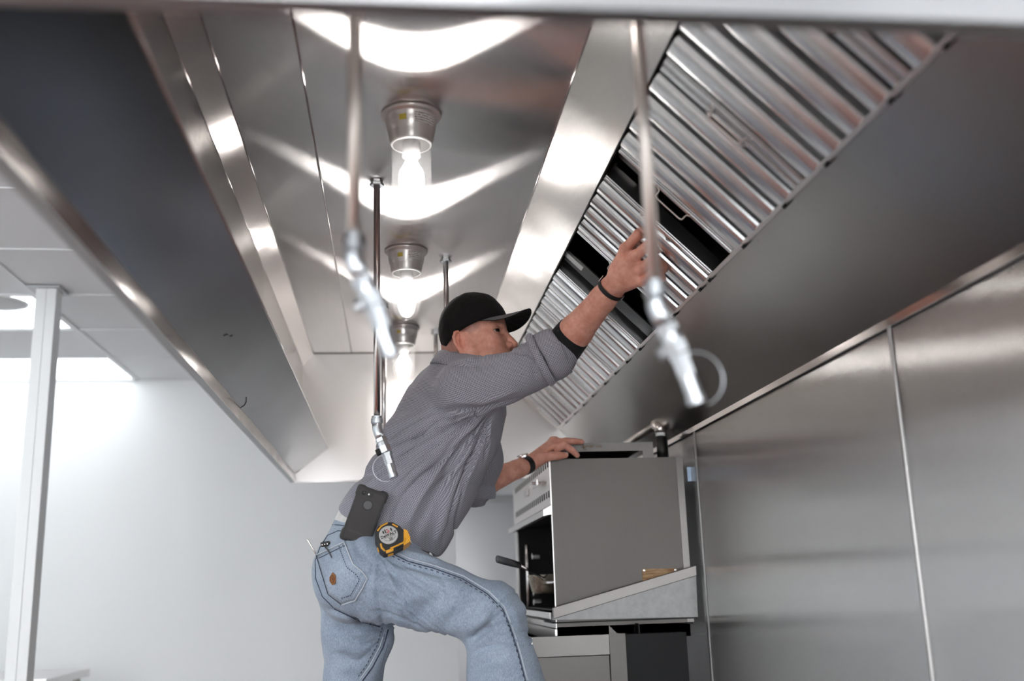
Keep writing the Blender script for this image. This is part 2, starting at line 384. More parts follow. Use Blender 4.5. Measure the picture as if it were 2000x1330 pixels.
sh('rear_lip_face', (lR[0], lR[1]), (lR[0]+.001, lR[1]-.016), (.004, 0), M_LIP, Yv)
sh('rear_lip_shadow_gap', (lR[0]+.001, lR[1]-.016), (XR-.001, lR[1]-.014), (0, .003), M_DARKM, Yv)  # dark strip stands for the shaded gap behind the rear lip
# grease trough edge under the filters, with its clips
tr0 = (fB[0]-.7071*.006, fB[1]+.7071*.006); tr1 = (fB[0]+.7071*.004, fB[1]-.7071*.004)
tk = obj('filter_track', sheet((tr0[0]-.004, tr0[1]-.004), (tr1[0]-.004, tr1[1]-.004), Y0+.02, Y1-.01, (.006, .006)), steel('track_steel', (.72, .67, .64), .3), hood, bev=.001)
for yc in [1.19, 1.447, 1.645, 1.935, 2.179, 2.471, 2.772, 2.868, 3.167, 3.65, 3.87, 4.09, 4.308, 4.594, 4.832, 5.08, 5.361]:
    y = yc*K
    c = np.array([tr1[0]-.0045, y, tr1[1]-.0045])
    obj('track_clip', obox(c, [(.7071, 0, -.7071), (0, 1, 0), (-.7071, 0, -.7071)], (.008, .010, .010)), M_DARKM, tk)
# end panels
prof = [(-.445, .500), (-.445, .53), (-.418, .55), (-.418, 1.04), (-.365, CZ+.002), (.399, CZ+.002), (.9885, .503), (.9885, .500)]
obj('far_end_panel', prism([(x, Y1-.002, z) for x, z in prof], (0, .003, 0)), M_END, hood, T=Zv)
obj('far_end_bead', tube([(-.365, Y1-.003, CZ-.001), (.3985, Y1-.003, CZ-.001)], .0022, 6), M_LIP, hood, smooth=True)
obj('near_end_panel', prism([(x, Y0+.012, z) for x, z in prof], (0, -.003, 0)), M_OUT, hood, T=Zv)
obj('near_end_flange', box((-.459, .797, .498), (.99, .8185, .503)), steel('flange_steel', (.42, .42, .42), .5), hood)
obj('near_outer_panel', box((-.459, .793, .498), (.99, .797, 1.2)), steel('near_face_steel', (.66, .66, .67), .25, .5, .006, 2.0), hood, T=Zv)
obj('front_outer_panel', box((-.463, .793, .498), (-.459, Y1+.03, 1.2)), M_OUT, hood, T=Zv)
obj('far_outer_panel', box((-.463, Y1+.026, .498), (.99, Y1+.030, 1.2)), M_OUT, hood, T=Zv)
obj('far_end_flange', box((-.459, Y1-.002, .4975), (.985, Y1+.03, .500)), M_LIP, hood)
obj('roof_panel', box((-.463, .793, 1.2), (.99, Y1+.03, 1.204)), M_OUT, hood)
# dark plenum behind the filters
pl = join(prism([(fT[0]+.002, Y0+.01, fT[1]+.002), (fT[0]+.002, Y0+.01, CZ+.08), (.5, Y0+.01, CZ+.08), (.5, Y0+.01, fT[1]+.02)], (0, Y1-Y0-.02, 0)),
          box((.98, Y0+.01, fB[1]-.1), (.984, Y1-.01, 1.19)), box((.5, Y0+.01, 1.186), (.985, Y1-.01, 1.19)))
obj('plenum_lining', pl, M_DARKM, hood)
pd = np.array([.7071, 0, -.7071]); pn = np.array([-.7071, 0, -.7071]); py_ = np.array([0, 1., 0]); AX = [pd, py_, pn]
def fp(s, y, n=0.0):
    """point on the 45 degree filter plane: s down the slope from its top edge, y along the hood, n out of the plane"""
    return np.array([fT[0], 0, fT[1]])+pd*s+py_*y+pn*n
SL = .3603
obj('plenum_rail', obox(fp(SL/2, 3.56*K, -.03), AX, (SL, .085, .004)), plain('rail_black_steel', (.03, .03, .032), .45, .7), hood)
obj('plenum_bracket', obox(fp(.055, 3.31*K, -.055), AX, (.11, .035, .003)), steel('bracket_steel', (.40, .40, .40), .45), hood)
obj('plenum_bracket', obox(fp(.035, 3.50*K, -.012), AX, (.07, .035, .003)), steel('bracket_steel_b', (.40, .40, .40), .45), hood)
obj('plenum_bracket', obox(fp(.03, 2.70*K, -.05), AX, (.08, .03, .003)), M_EQ, hood, T=Yv)
obj('fusible_link', lathe(fp(.17, 3.40*K, -.09), [(0, .004), (.012, .004), (.016, 0), (.022, 0), (.022, -.01)], 18, pn), M_BLACK, hood, smooth=True)

# ------------------------------------------------------------------ baffle filters
FW = .404
def baffle_geo(w, h, flip=1):
    prof = [(-.5, -.45), (-.5, .35), (-.46, .62), (-.36, .80), (-.20, .90), (.0, .94), (.20, .90), (.36, .80), (.46, .62), (.5, .35), (.5, -.45), (.45, -.45), (.45, .30),
            (.41, .52), (.32, .68), (.18, .77), (0, .80), (-.18, .77), (-.32, .68), (-.41, .52), (-.45, .30), (-.45, -.45)]
    pr = [(y*w, n*h*flip) for y, n in prof]
    return pr
def make_filter(y0, label, dn=0.0, rot=0.0):
    """one filter with its lower-Y edge at y0"""
    t = thing('baffle_filter', label, 'filter', fp(SL/2, y0+FW/2), 'baffle filters')
    pr = baffle_geo(.0630, .022); n = len(pr)
    def ext(pr, yc, s0, s1, n0):
        a = [fp(s0, yc+y, n0+nn) for y, nn in pr]
        V = np.array(a+[v+pd*(s1-s0) for v in a])
        m = len(pr); Fq = [[i, (i+1) % m, m+(i+1) % m, m+i] for i in range(m)]
        h = m//2
        for k in range(h-1):
            Fq.append([k+1, k, m-1-k, m-2-k]); Fq.append([m+k, m+k+1, m+m-2-k, m+m-1-k])
        return V, Fq
    pitch = (FW-.044)/4
    for k in range(4):
        obj('baffle', ext(pr, y0+.022+pitch*(k+.5), .006, SL-.004, -.012+dn), M_ZINC, t, smooth=False, bev=0)
    pr2 = baffle_geo(.060, .018, -1)
    for k in range(3):
        obj('rear_baffle', ext(pr2, y0+.022+pitch*(k+1), .006, SL-.004, -.030+dn), M_ZINC, t)
    for yy in (y0+.011, y0+FW-.011):
        obj('side_rail', join(obox(fp(SL/2, yy, -.022+dn), AX, (SL-.01, .021, .040)), obox(fp(SL/2, yy, .0+dn), AX, (SL-.012, .013, .004))), M_ZINC, t, bev=.002)
    obj('end_rail', obox(fp(.003, y0+FW/2, -.030+dn), AX, (.006, FW, .03)), M_ZINC, t)
    obj('end_rail', obox(fp(SL-.002, y0+FW/2, -.030+dn), AX, (.006, FW, .03)), M_ZINC, t)
    for yy, sg in ((y0+.013, 1), (y0+FW-.013, -1)):
        s0, s1 = .138, .222
        pth = [fp(s0-.010, yy, .003+dn), fp(s0, yy, .008+dn), fp(s0+.001, yy-sg*.006, .012+dn)] + \
              [fp(s0+.012-.011*math.cos(a), yy-sg*(.012+.011*math.sin(a)), .015+dn) for a in arc(0, math.pi/2, 5)] + \
              [fp(s1-.012+.011*math.sin(a), yy-sg*(.012+.011*math.cos(a)), .015+dn) for a in arc(0, math.pi/2, 5)] + \
              [fp(s1-.001, yy-sg*.006, .012+dn), fp(s1, yy, .008+dn), fp(s1+.010, yy, .003+dn)]
        obj('wire_handle', tube(pth, .0017, 6), M_COPPER, t, smooth=True)
    return t
f0 = make_filter(2.092*K, 'galvanised baffle filter just above the gap over the raised hand')
copy_tree(f0, (0, (1.60-2.092)*K, 0), 'galvanised baffle filter second from the near end of the bank')
copy_tree(f0, (0, (1.108-2.092)*K, 0), 'galvanised baffle filter at the near end cut off by the hood edge')
for i, (yy, lab) in enumerate([(3.648, 'galvanised baffle filter directly below the gap behind the forearm'), (4.140, 'galvanised baffle filter partly behind the rolled grey sleeve'),
                               (4.632, 'galvanised baffle filter below the raised sleeve, second from the far end'), (5.124, 'galvanised baffle filter at the far end of the bank')]):
    copy_tree(f0, (0, (yy-2.092)*K, 0), lab)
make_filter(2.738*K, 'galvanised baffle filter gripped by the raised hand between two dark gaps', .004)
obj('filter_end_trim', obox(fp(SL/2, 5.633*K, .0), AX, (SL+.03, .030, .004)), steel('trim_steel', (.70, .64, .60), .35), hood)

# ------------------------------------------------------------------ hood lights
def label_mat():
    m, nt, b = newmat('printed_label'); L = nt.links
    uv = N(nt, 'ShaderNodeTexCoord'); mp = N(nt, 'ShaderNodeMapping'); mp.inputs['Scale'].default_value = (900, 900, 240)
    nz = N(nt, 'ShaderNodeTexNoise', Scale=1.0, Detail=0.0); L.new(uv.outputs['Object'], mp.inputs[0]); L.new(mp.outputs[0], nz.inputs['Vector'])
    sx = N(nt, 'ShaderNodeSeparateXYZ'); L.new(uv.outputs['Object'], sx.inputs[0])
    m1 = N(nt, 'ShaderNodeMath', operation='MULTIPLY'); m1.inputs[1].default_value = 185.0; L.new(sx.outputs['Z'], m1.inputs[0])
    m2 = N(nt, 'ShaderNodeMath', operation='FRACT'); L.new(m1.outputs[0], m2.inputs[0])
    m3 = N(nt, 'ShaderNodeMath', operation='GREATER_THAN'); m3.inputs[1].default_value = .5; L.new(m2.outputs[0], m3.inputs[0])
    m4 = N(nt, 'ShaderNodeMath', operation='GREATER_THAN'); m4.inputs[1].default_value = .46; L.new(nz.outputs['Fac'], m4.inputs[0])
    m5 = N(nt, 'ShaderNodeMath', operation='MULTIPLY'); L.new(m3.outputs[0], m5.inputs[0]); L.new(m4.outputs[0], m5.inputs[1])
    mx = N(nt, 'ShaderNodeMix', data_type='RGBA'); L.new(m5.outputs[0], mx.inputs[0]); mx.inputs[6].default_value = (.72, .70, .69, 1); mx.inputs[7].default_value = (.06, .06, .06, 1)
    L.new(mx.outputs[2], b.inputs['Base Color']); return m
M_LABEL = label_mat(); M_YEL = plain('sticker_yellow', (.55, .42, .06), .5, 0, .5, .9, 700.0)
def patch(c, a0, a1, prof, off=.0006):
    V, Fq = [], []; n = 9
    for r, h in prof:
        for k in range(n):
            a = a0+(a1-a0)*k/(n-1); V.append((c[0]+(r+off)*math.cos(a), c[1]+(r+off)*math.sin(a), c[2]+h))
    for i in range(len(prof)-1):
        for k in range(n-1): Fq.append([i*n+k, (i+1)*n+k, (i+1)*n+k+1, i*n+k+1])
    return np.array(V), Fq
def make_lamp(y, label):
    c = (.045, y, CZ)
    t = thing('hood_lamp', label, 'lamp', (c[0], c[1], CZ-.19), 'jar lamps under the hood')
    obj('canopy', lathe(c, [(.066, 0), (.0705, -.001), (.0712, -.005), (.068, -.009), (.0625, -.011), (.0605, -.014), (.0585, -.030), (.0552, -.046), (.0535, -.049), (.0530, -.052), (.0515, -.064), (.0490, -.074), (.0470, -.078), (.044, -.078)], 40), M_ALU, t, smooth=True)
    obj('socket', lathe(c, [(.0, -.07), (.021, -.07), (.021, -.106), (.0, -.107)], 20), plain('socket_white', (.8, .8, .8), .5), t, smooth=True)
    obj('glass_jar', lathe(c, [(.0455, -.077), (.0455, -.095), (.0455, -.12), (.0450, -.175), (.043, -.195), (.0375, -.213), (.027, -.227), (.013, -.2335), (.0, -.235)], 36), M_GLASS, t, smooth=True)
    obj('bulb', lathe(c, [(.012, -.106), (.0135, -.118), (.019, -.130), (.0250, -.140), (.0285, -.152), (.0290, -.170), (.0265, -.186), (.019, -.200), (.010, -.207), (.0, -.2085)], 28), M_BULB, t, smooth=True)
    pr = [(.0602, -.018), (.0588, -.028), (.0560, -.042)]
    a = -math.pi/2
    obj('warning_label', patch(c, a+.12, a+1.05, pr), M_LABEL, t)
    obj('sticker', patch(c, a-.50, a-.20, [(.0595, -.024), (.0572, -.037)]), M_YEL, t)
    return t
l0 = make_lamp(2.672*K, 'lit glass jar lamp largest and nearest the camera')
copy_tree(l0, (0, (3.865-2.672)*K, 0), 'lit glass jar lamp second from the camera, left of the black cap')
copy_tree(l0, (0, (5.079-2.672)*K, 0), "lit glass jar lamp farthest in, above the man's back")
copy_tree(l0, (0, (1.465-2.672)*K, 0), 'lit glass jar lamp hidden behind the near hood edge')

# ------------------------------------------------------------------ fire suppression drops
def make_drop(x, y, zb, label, ztop=CZ, rot=(.30, -.10), mat=None, bolt=None, ring=True):
    t = thing('nozzle_pipe', label, 'pipe', (x, y, zb), 'fire suppression pipes')
    mat = mat or M_CHROME
    obj('pipe', tube([(x, y, ztop-.004), (x, y, zb)], .0088, 16), mat, t, smooth=True)
    obj('ceiling_flange', lathe((x, y, ztop), [(.0, -.012), (.0195, -.012), (.0195, -.006), (.0165, -.003), (.0165, 0)], 6), M_CAST, t)
    obj('collar', lathe((x, y, zb), [(.0095, .012), (.0135, .012), (.0135, .006), (.0155, .005), (.0155, -.006), (.0125, -.007)], 24), M_CAST, t, smooth=False)
    # 45 degree elbow
    dx, dy = rot; d2 = np.array([dx, dy, -math.sqrt(max(.05, 1-dx*dx-dy*dy))]); d2 /= np.linalg.norm(d2)
    p0 = np.array([x, y, zb-.004]); p1 = p0+np.array([0, 0, -.018]); p2 = p1+d2*.026
    pth = [p0, p0*.4+p1*.6, p1*.75+p0*.15+p2*.10, p1*.55+p2*.45, p2]
    obj('elbow', tube(pth, [.0125, .0128, .0132, .0128, .0128], 16), M_CAST, t, smooth=True)
    c = p2
    sw = join(tube([c, c+d2*.010], .0155, 6), tube([c+d2*.011, c+d2*.022], .0135, 12), tube([c+d2*.022, c+d2*.040], .0160, 6))
    obj('swivel', sw, M_CAST, t)
    sd = np.cross(d2, [0.2, 1, 0]); sd /= np.linalg.norm(sd)
    obj('swivel_bolt', tube([c+d2*.031, c+d2*.031-sd*.024], .009, 8), bolt or M_CAST, t)
    c2 = c+d2*.042; d3 = d2*.96+np.array([0, 0, -.28]); d3 /= np.linalg.norm(d3)
    nz = join(tube([c2, c2+d3*.006], .0145, 6), tube([c2+d3*.006, c2+d3*.030], .0125, 6), tube([c2+d3*.030, c2+d3*.062], .0108, 8))
    noz = obj('nozzle', nz, M_CAST, t)
    obj('nozzle_cap', tube([c2+d3*.056, c2+d3*.066], .0118, 16), M_CAST, t, smooth=False)
    if ring:
        s2 = -sd if sd[0] > 0 else sd
        s2 = np.array([-1, 0, 0.]) - d3*(-d3[0]); s2 /= np.linalg.norm(s2)
        if ring == 2: s2 = -s2
        L_ = .07; pts = []
        for a in arc(0, math.pi, 15):
            pts.append(c2+d3*(.002+L_/2-L_/2*math.cos(a))+s2*(.012+.034*math.sin(a)))
        obj('cap_ring', tube(pts, .0009, 6), M_CAST, t, smooth=True)
    return t
zb1 = at(734, 822, 3.163*K)[2]
make_drop(-.0415, 3.163*K, zb1, "chrome pipe with angled nozzle hanging before the man's back", rot=(.36, -.12), bolt=M_BLACK)
zf = at(690, 474, 1.50*K)[2]
make_drop(-.0485, 1.50*K, zf, 'blurred near pipe with angled nozzle left of the lamps', mat=M_COPPER, rot=(.40, .05), ring=False)
zf2 = at(1276, 560, 1.47*K)[2]
make_drop(.338, 1.49*K, zf2, 'blurred near pipe with angled nozzle crossing the raised fist', mat=M_COPPER, rot=(.40, .10), ring=2)
make_drop(.1785, 3.958*K, .62, "chrome pipe dropping behind the man's black cap")
make_drop(.184, 5.16*K, .55, "thin far chrome pipe dropping just left of the cap's back")
make_drop(-.0357, 4.673*K, .42, 'far chrome pipe close behind the hanging nozzle pipe')

# ------------------------------------------------------------------ smooth bodies from distance fields
class Field:
    def __init__(s, lo, hi, h):
        s.lo = np.asarray(lo, float); s.h = h
        n = np.ceil((np.asarray(hi, float)-s.lo)/h).astype(int)+1
        s.ax = [(s.lo[i]+h*np.arange(n[i])).astype(np.float32) for i in range(3)]
        s.f = np.full(n, 1.0, np.float32)
    def _sub(s, lo, hi):
        i0 = np.maximum(np.floor((lo-s.lo)/s.h).astype(int), 0); i1 = np.minimum(np.ceil((hi-s.lo)/s.h).astype(int)+1, s.f.shape)
        if np.any(i1 <= i0): return None, None
        sl = tuple(slice(a, b) for a, b in zip(i0, i1))
        g = np.meshgrid(*[s.ax[i][sl[i]] for i in range(3)], indexing='ij', sparse=True)
        return sl, g
    def _op(s, sl, d, k, op):
        f = s.f[sl]
        if op == '+':
            if k <= 0: s.f[sl] = np.minimum(f, d)
            else:
                h = np.maximum(k-np.abs(f-d), 0)/k; s.f[sl] = np.minimum(f, d)-h*h*k*.25
        else:
            if k <= 0: s.f[sl] = np.maximum(f, -d)
            else:
                h = np.maximum(k-np.abs(f+d), 0)/k; s.f[sl] = np.maximum(f, -d)+h*h*k*.25
    def cap(s, a, b, ra, rb=None, k=.0, op='+'):
        a = np.asarray(a, float); b = np.asarray(b, float); rb = ra if rb is None else rb
        m = max(ra, rb)+max(k, 0)+4*s.h
        sl, g = s._sub(np.minimum(a, b)-m, np.maximum(a, b)+m)
        if sl is None: return
        ba = b-a; L = float(ba@ba)+1e-12
        p = [g[i]-np.float32(a[i]) for i in range(3)]
        t = np.clip((p[0]*ba[0]+p[1]*ba[1]+p[2]*ba[2])/L, 0, 1)
        d = np.sqrt((p[0]-t*ba[0])**2+(p[1]-t*ba[1])**2+(p[2]-t*ba[2])**2)-(ra+(rb-ra)*t)
        s._op(sl, d.astype(np.float32), k, op)
    def chain(s, pts, rs, k=.01, op='+'):
        for i in range(len(pts)-1): s.cap(pts[i], pts[i+1], rs[i], rs[i+1], k if i or op == '-' else k, op)
    def ell(s, c, r, R=None, k=0.0, op='+'):
        c = np.asarray(c, float); r = np.asarray(r, float); R = np.eye(3) if R is None else np.asarray(R, float)
        m = max(r)+max(k, 0)+4*s.h
        sl, g = s._sub(c-m, c+m)
        if sl is None: return
        p = [g[i]-np.float32(c[i]) for i in range(3)]
        q = [p[0]*R[i][0]+p[1]*R[i][1]+p[2]*R[i][2] for i in range(3)]
        k0 = np.sqrt(sum((q[i]/r[i])**2 for i in range(3))); k1 = np.sqrt(sum((q[i]/r[i]**2)**2 for i in range(3)))+1e-9
        s._op(sl, (k0*(k0-1)/k1).astype(np.float32), k, op)
    def ecap(s, a, b, ra, rb, u, k=0.0, op='+'):
        """elliptic tapered capsule: ra=(half along u, half along the other side)"""
        a = np.asarray(a, float); b = np.asarray(b, float)
        m = max(max(ra), max(rb))+max(k, 0)+4*s.h
        sl, g = s._sub(np.minimum(a, b)-m, np.maximum(a, b)+m)
        if sl is None: return
        ba = b-a; L = math.sqrt(float(ba@ba)); t_ = ba/L; u = np.asarray(u, float); u = u-t_*(u@t_); u /= np.linalg.norm(u); w = np.cross(t_, u)
        p = [g[i]-np.float32(a[i]) for i in range(3)]
        dot = lambda v: p[0]*v[0]+p[1]*v[1]+p[2]*v[2]
        ta = dot(t_); t = np.clip(ta/L, 0, 1); ex = ta-t*L
        r0 = ra[0]+(rb[0]-ra[0])*t; r1 = ra[1]+(rb[1]-ra[1])*t; rm = np.minimum(r0, r1)
        q0, q1, q2 = dot(u)/r0, dot(w)/r1, ex/rm
        k0 = np.sqrt(q0**2+q1**2+q2**2); k1 = np.sqrt((q0/r0)**2+(q1/r1)**2+(q2/rm)**2)+1e-9
        s._op(sl, (k0*(k0-1)/k1).astype(np.float32), k, op)
    def cut(s, p, n, k=0.0):
        """remove everything on the side n points to, beyond the plane through p"""
        n = np.asarray(n, float); n = n/np.linalg.norm(n); p = np.asarray(p, float)
        g = np.meshgrid(*s.ax, indexing='ij', sparse=True)
        d = (g[0]-p[0])*n[0]+(g[1]-p[1])*n[1]+(g[2]-p[2])*n[2]
        s._op(tuple(slice(None) for _ in range(3)), -d.astype(np.float32), k, '-')
    def mesh(s, smooth=2):
        f = s.f; ins = f < 0; n = f.shape
        c = np.zeros((n[0]-1, n[1]-1, n[2]-1), np.uint8)
        for i in (0, 1):
            for j in (0, 1):
                for l in (0, 1): c += ins[i:n[0]-1+i, j:n[1]-1+j, l:n[2]-1+l]
        ix = np.argwhere((c > 0) & (c < 8)); idm = np.full(c.shape, -1, np.int64); idm[tuple(ix.T)] = np.arange(len(ix))
        acc = np.zeros((len(ix), 3)); cnt = np.zeros(len(ix))
        for ax in range(3):
            o1, o2 = [a for a in range(3) if a != ax]
            for a in (0, 1):
                for b in (0, 1):
                    q0 = ix.copy(); q0[:, o1] += a; q0[:, o2] += b; q1 = q0.copy(); q1[:, ax] += 1
                    v0 = f[tuple(q0.T)]; v1 = f[tuple(q1.T)]; m = (v0 < 0) != (v1 < 0)
                    t = np.where(m, v0/np.where(m, v0-v1, 1), 0)
                    pt = q0.astype(float); pt[:, ax] += t
                    acc[m] += pt[m]; cnt[m] += 1
        V = s.lo+(acc/cnt[:, None])*s.h
        Fs = []
        for ax in range(3):
            o1, o2 = (ax+1) % 3, (ax+2) % 3
            a = [slice(None)]*3; b = [slice(None)]*3; a[ax] = slice(0, n[ax]-1); b[ax] = slice(1, n[ax])
            e = np.argwhere(ins[tuple(a)] != ins[tuple(b)])
            e = e[(e[:, o1] > 0) & (e[:, o2] > 0) & (e[:, o1] < n[o1]-1) & (e[:, o2] < n[o2]-1)]
            q = []
            for da, db in ((-1, -1), (0, -1), (0, 0), (-1, 0)):
                k = e.copy(); k[:, o1] += da; k[:, o2] += db; q.append(idm[tuple(k.T)])
            q = np.stack(q, 1); fl = ~ins[tuple(e.T)]
            q[fl] = q[fl][:, ::-1]; Fs.append(q)
        Q = np.concatenate(Fs); Q = Q[(Q >= 0).all(1)]
        for _ in range(smooth):
            A = np.zeros_like(V); C_ = np.zeros(len(V))
            for i in range(4):
                j = (i+1) % 4
                np.add.at(A, Q[:, i], V[Q[:, j]]); np.add.at(A, Q[:, j], V[Q[:, i]]); np.add.at(C_, Q[:, i], 1); np.add.at(C_, Q[:, j], 1)
            V = V*.5+.5*A/np.maximum(C_, 1)[:, None]
        return V, Q
def vnormals(V, Q):
    n = np.cross(V[Q[:, 2]]-V[Q[:, 0]], V[Q[:, 3]]-V[Q[:, 1]]); A = np.zeros_like(V)
    for i in range(4): np.add.at(A, Q[:, i], n)
    return A/(np.linalg.norm(A, axis=1)[:, None]+1e-12)
class Surf:
    """surface that can be hit from the camera, used to lay seams, pockets and folds on cloth"""
    def __init__(s, V, Q):
        s.V, s.Q = V, Q; s.refresh()
    def refresh(s):
        s.Nn = vnormals(s.V, s.Q); s.bvh = BVHTree.FromPolygons(s.V.tolist(), s.Q.tolist())
    def hit(s, px, py, off=0.0):
        d = CF*FPX + CR*(px-1000) - CU*(py-665); d = d/np.linalg.norm(d)
        loc, nor, i, ds = s.bvh.ray_cast(Vector((0, 0, 0)), sv(d))
        if loc is None: return None
        nn = s.Nn[s.Q[i]].mean(0); nn /= np.linalg.norm(nn)
        return np.array(loc)+nn*off
    def line(s, pts, step=7, off=0.0):
        out = []
        for (x0, y0), (x1, y1) in zip(pts[:-1], pts[1:]):
            n = max(1, int(math.hypot(x1-x0, y1-y0)/step))
            for i in range(n):
                h = s.hit(x0+(x1-x0)*i/n, y0+(y1-y0)*i/n, off)
                if h is not None: out.append(h)
        h = s.hit(*pts[-1], off)
        if h is not None: out.append(h)
        return np.array(out)
    def fold(s, pts, w, depth, fade=True):
        """press a groove (depth<0) or raise a ridge (depth>0) along pixel polyline pts; w in metres"""
        L_ = s.line(pts, 6)
        if len(L_) < 2: return
        lo, hi = L_.min(0)-3*w, L_.max(0)+3*w
        m = np.where(((s.V > lo) & (s.V < hi)).all(1))[0]
        if not len(m): return
        P_ = s.V[m]; best = np.full(len(m), 1e9); tt = np.zeros(len(m)); n = len(L_)-1
        for i in range(n):
            a, b = L_[i], L_[i+1]; ba = b-a; t = np.clip(((P_-a)@ba)/(ba@ba+1e-12), 0, 1)
            d = np.linalg.norm(P_-a-t[:, None]*ba, axis=1); u = d < best; best[u] = d[u]; tt[u] = (i+t[u])/n
        amp = np.sin(np.pi*np.clip(tt, .02, .98))**.6 if fade else 1.0
        ok = (s.Nn[m]@CF < .2)
        s.V[m] += s.Nn[m]*(depth*np.exp(-(best/w)**2)*amp*ok)[:, None]
def _proj(V):
    z = V@CF; return 1000+FPX*(V@CR)/z, 665-FPX*(V@CU)/z
def _radial(S, c, th, freq, amp, r0, r1, seed):
    """folds fanning out from the gathered point seen at c; th = angle range in degrees (image, clockwise from +x)"""
    from mathutils import noise
    x, y = _proj(S.V); dx, dy = x-c[0], y-c[1]; r = np.hypot(dx, dy); a = np.degrees(np.arctan2(dy, dx)) % 360
    m = np.where((a > th[0]) & (a < th[1]) & (r > r0*.5) & (r < r1*1.1))[0]
    sm = lambda t: np.clip(t, 0, 1)**2*(3-2*np.clip(t, 0, 1))
    wt = sm((a[m]-th[0])/10)*sm((th[1]-a[m])/10)*sm((r[m]-r0*.5)/r0)*sm((r1*1.1-r[m])/(r1*.35))
    n = np.array([noise.noise(Vector((math.radians(a_)*freq+.25*math.sin(r_*.018+seed), r_*.0035, seed))) for a_, r_ in zip(a[m], r[m])])
    S.V[m] += S.Nn[m]*(amp*wt*(1.1*n-.9*np.exp(-(n/.10)**2)+.3))[:, None]; S.refresh()
Surf.radial = _radial
def inflate_noise(V, Nn, amp, sc, seed=0):
    from mathutils import noise
    o = np.array([noise.noise(Vector((v[0]*sc+seed, v[1]*sc, v[2]*sc))) for v in V]); return V+Nn*(amp*o)[:, None]

# ------------------------------------------------------------------ cloth and skin materials
def shirt_mat():
    m, nt, b = newmat('grey_mini_check_cotton'); L = nt.links
    tc = N(nt, 'ShaderNodeTexCoord'); ca_ = N(nt, 'ShaderNodeAttribute', attribute_name='cloth')
    sx = N(nt, 'ShaderNodeSeparateXYZ'); L.new(ca_.outputs['Vector'], sx.inputs[0])
    outs = []
    for src in (sx.outputs['X'], sx.outputs['Y']):
        a = N(nt, 'ShaderNodeMath', operation='MULTIPLY'); a.inputs[1].default_value = 2*math.pi/.0043; L.new(src, a.inputs[0])
        c = N(nt, 'ShaderNodeMath', operation='SINE'); L.new(a.outputs[0], c.inputs[0])
        d = N(nt, 'ShaderNodeMapRange'); d.inputs['From Min'].default_value = -.5; d.inputs['From Max'].default_value = .5; L.new(c.outputs[0], d.inputs[0]); outs.append(d.outputs[0])
    ad = N(nt, 'ShaderNodeMath', operation='ADD'); L.new(outs[0], ad.inputs[0]); L.new(outs[1], ad.inputs[1])
    cr = N(nt, 'ShaderNodeValToRGB'); e = cr.color_ramp.elements
    e[0].position = 0.0; e[0].color = (.115, .113, .135, 1); e[1].position = 1.0; e[1].color = (.42, .415, .47, 1)
    x = cr.color_ramp.elements.new(.5); x.color = (.255, .25, .29, 1)
    h = N(nt, 'ShaderNodeMath', operation='MULTIPLY'); h.inputs[1].default_value = .5; L.new(ad.outputs[0], h.inputs[0]); L.new(h.outputs[0], cr.inputs[0]); L.new(cr.outputs[0], b.inputs['Base Color'])
    b.inputs['Roughness'].default_value = .85; b.inputs['Specular IOR Level'].default_value = .25
    b.inputs['Sheen Weight'].default_value = .12; b.inputs['Sheen Roughness'].default_value = .5
    nz = N(nt, 'ShaderNodeTexNoise', Scale=26.0, Detail=3.0); L.new(tc.outputs['Object'], nz.inputs['Vector'])
    bp = N(nt, 'ShaderNodeBump', Strength=.6, Distance=.004); L.new(nz.outputs['Fac'], bp.inputs['Height']); L.new(bp.outputs[0], b.inputs['Normal'])
    return m
def denim_mat(name, lo, hi):
    m, nt, b = newmat(name); L = nt.links
    tc = N(nt, 'ShaderNodeTexCoord')
    n1 = N(nt, 'ShaderNodeTexNoise', Scale=7.0, Detail=3.0, Roughness=.6); n2 = N(nt, 'ShaderNodeTexNoise', Scale=420.0, Detail=3.0, Roughness=.8)
    mp = N(nt, 'ShaderNodeMapping'); mp.inputs['Scale'].default_value = (1, 1, .35); mp.inputs['Rotation'].default_value = (0, .5, 0)
    L.new(tc.outputs['Object'], n1.inputs['Vector']); L.new(tc.outputs['Object'], mp.inputs[0]); L.new(mp.outputs[0], n2.inputs['Vector'])
    a = N(nt, 'ShaderNodeMath', operation='MULTIPLY'); a.inputs[1].default_value = .35; L.new(n1.outputs['Fac'], a.inputs[0])
    c = N(nt, 'ShaderNodeMath', operation='MULTIPLY_ADD'); c.inputs[1].default_value = .75; L.new(n2.outputs['Fac'], c.inputs[0]); L.new(a.outputs[0], c.inputs[2])
    mr = N(nt, 'ShaderNodeMapRange'); mr.inputs['From Min'].default_value = .32; mr.inputs['From Max'].default_value = .80; L.new(c.outputs[0], mr.inputs[0])
    mx = N(nt, 'ShaderNodeMix', data_type='RGBA'); mx.inputs[6].default_value = (*lo, 1); mx.inputs[7].default_value = (*hi, 1); L.new(mr.outputs[0], mx.inputs[0]); L.new(mx.outputs[2], b.inputs['Base Color'])
    b.inputs['Roughness'].default_value = .9; b.inputs['Specular IOR Level'].default_value = .2; b.inputs['Sheen Weight'].default_value = .15
    bp = N(nt, 'ShaderNodeBump', Strength=.5, Distance=.0015); L.new(n2.outputs['Fac'], bp.inputs['Height']); L.new(bp.outputs[0], b.inputs['Normal'])
    return m
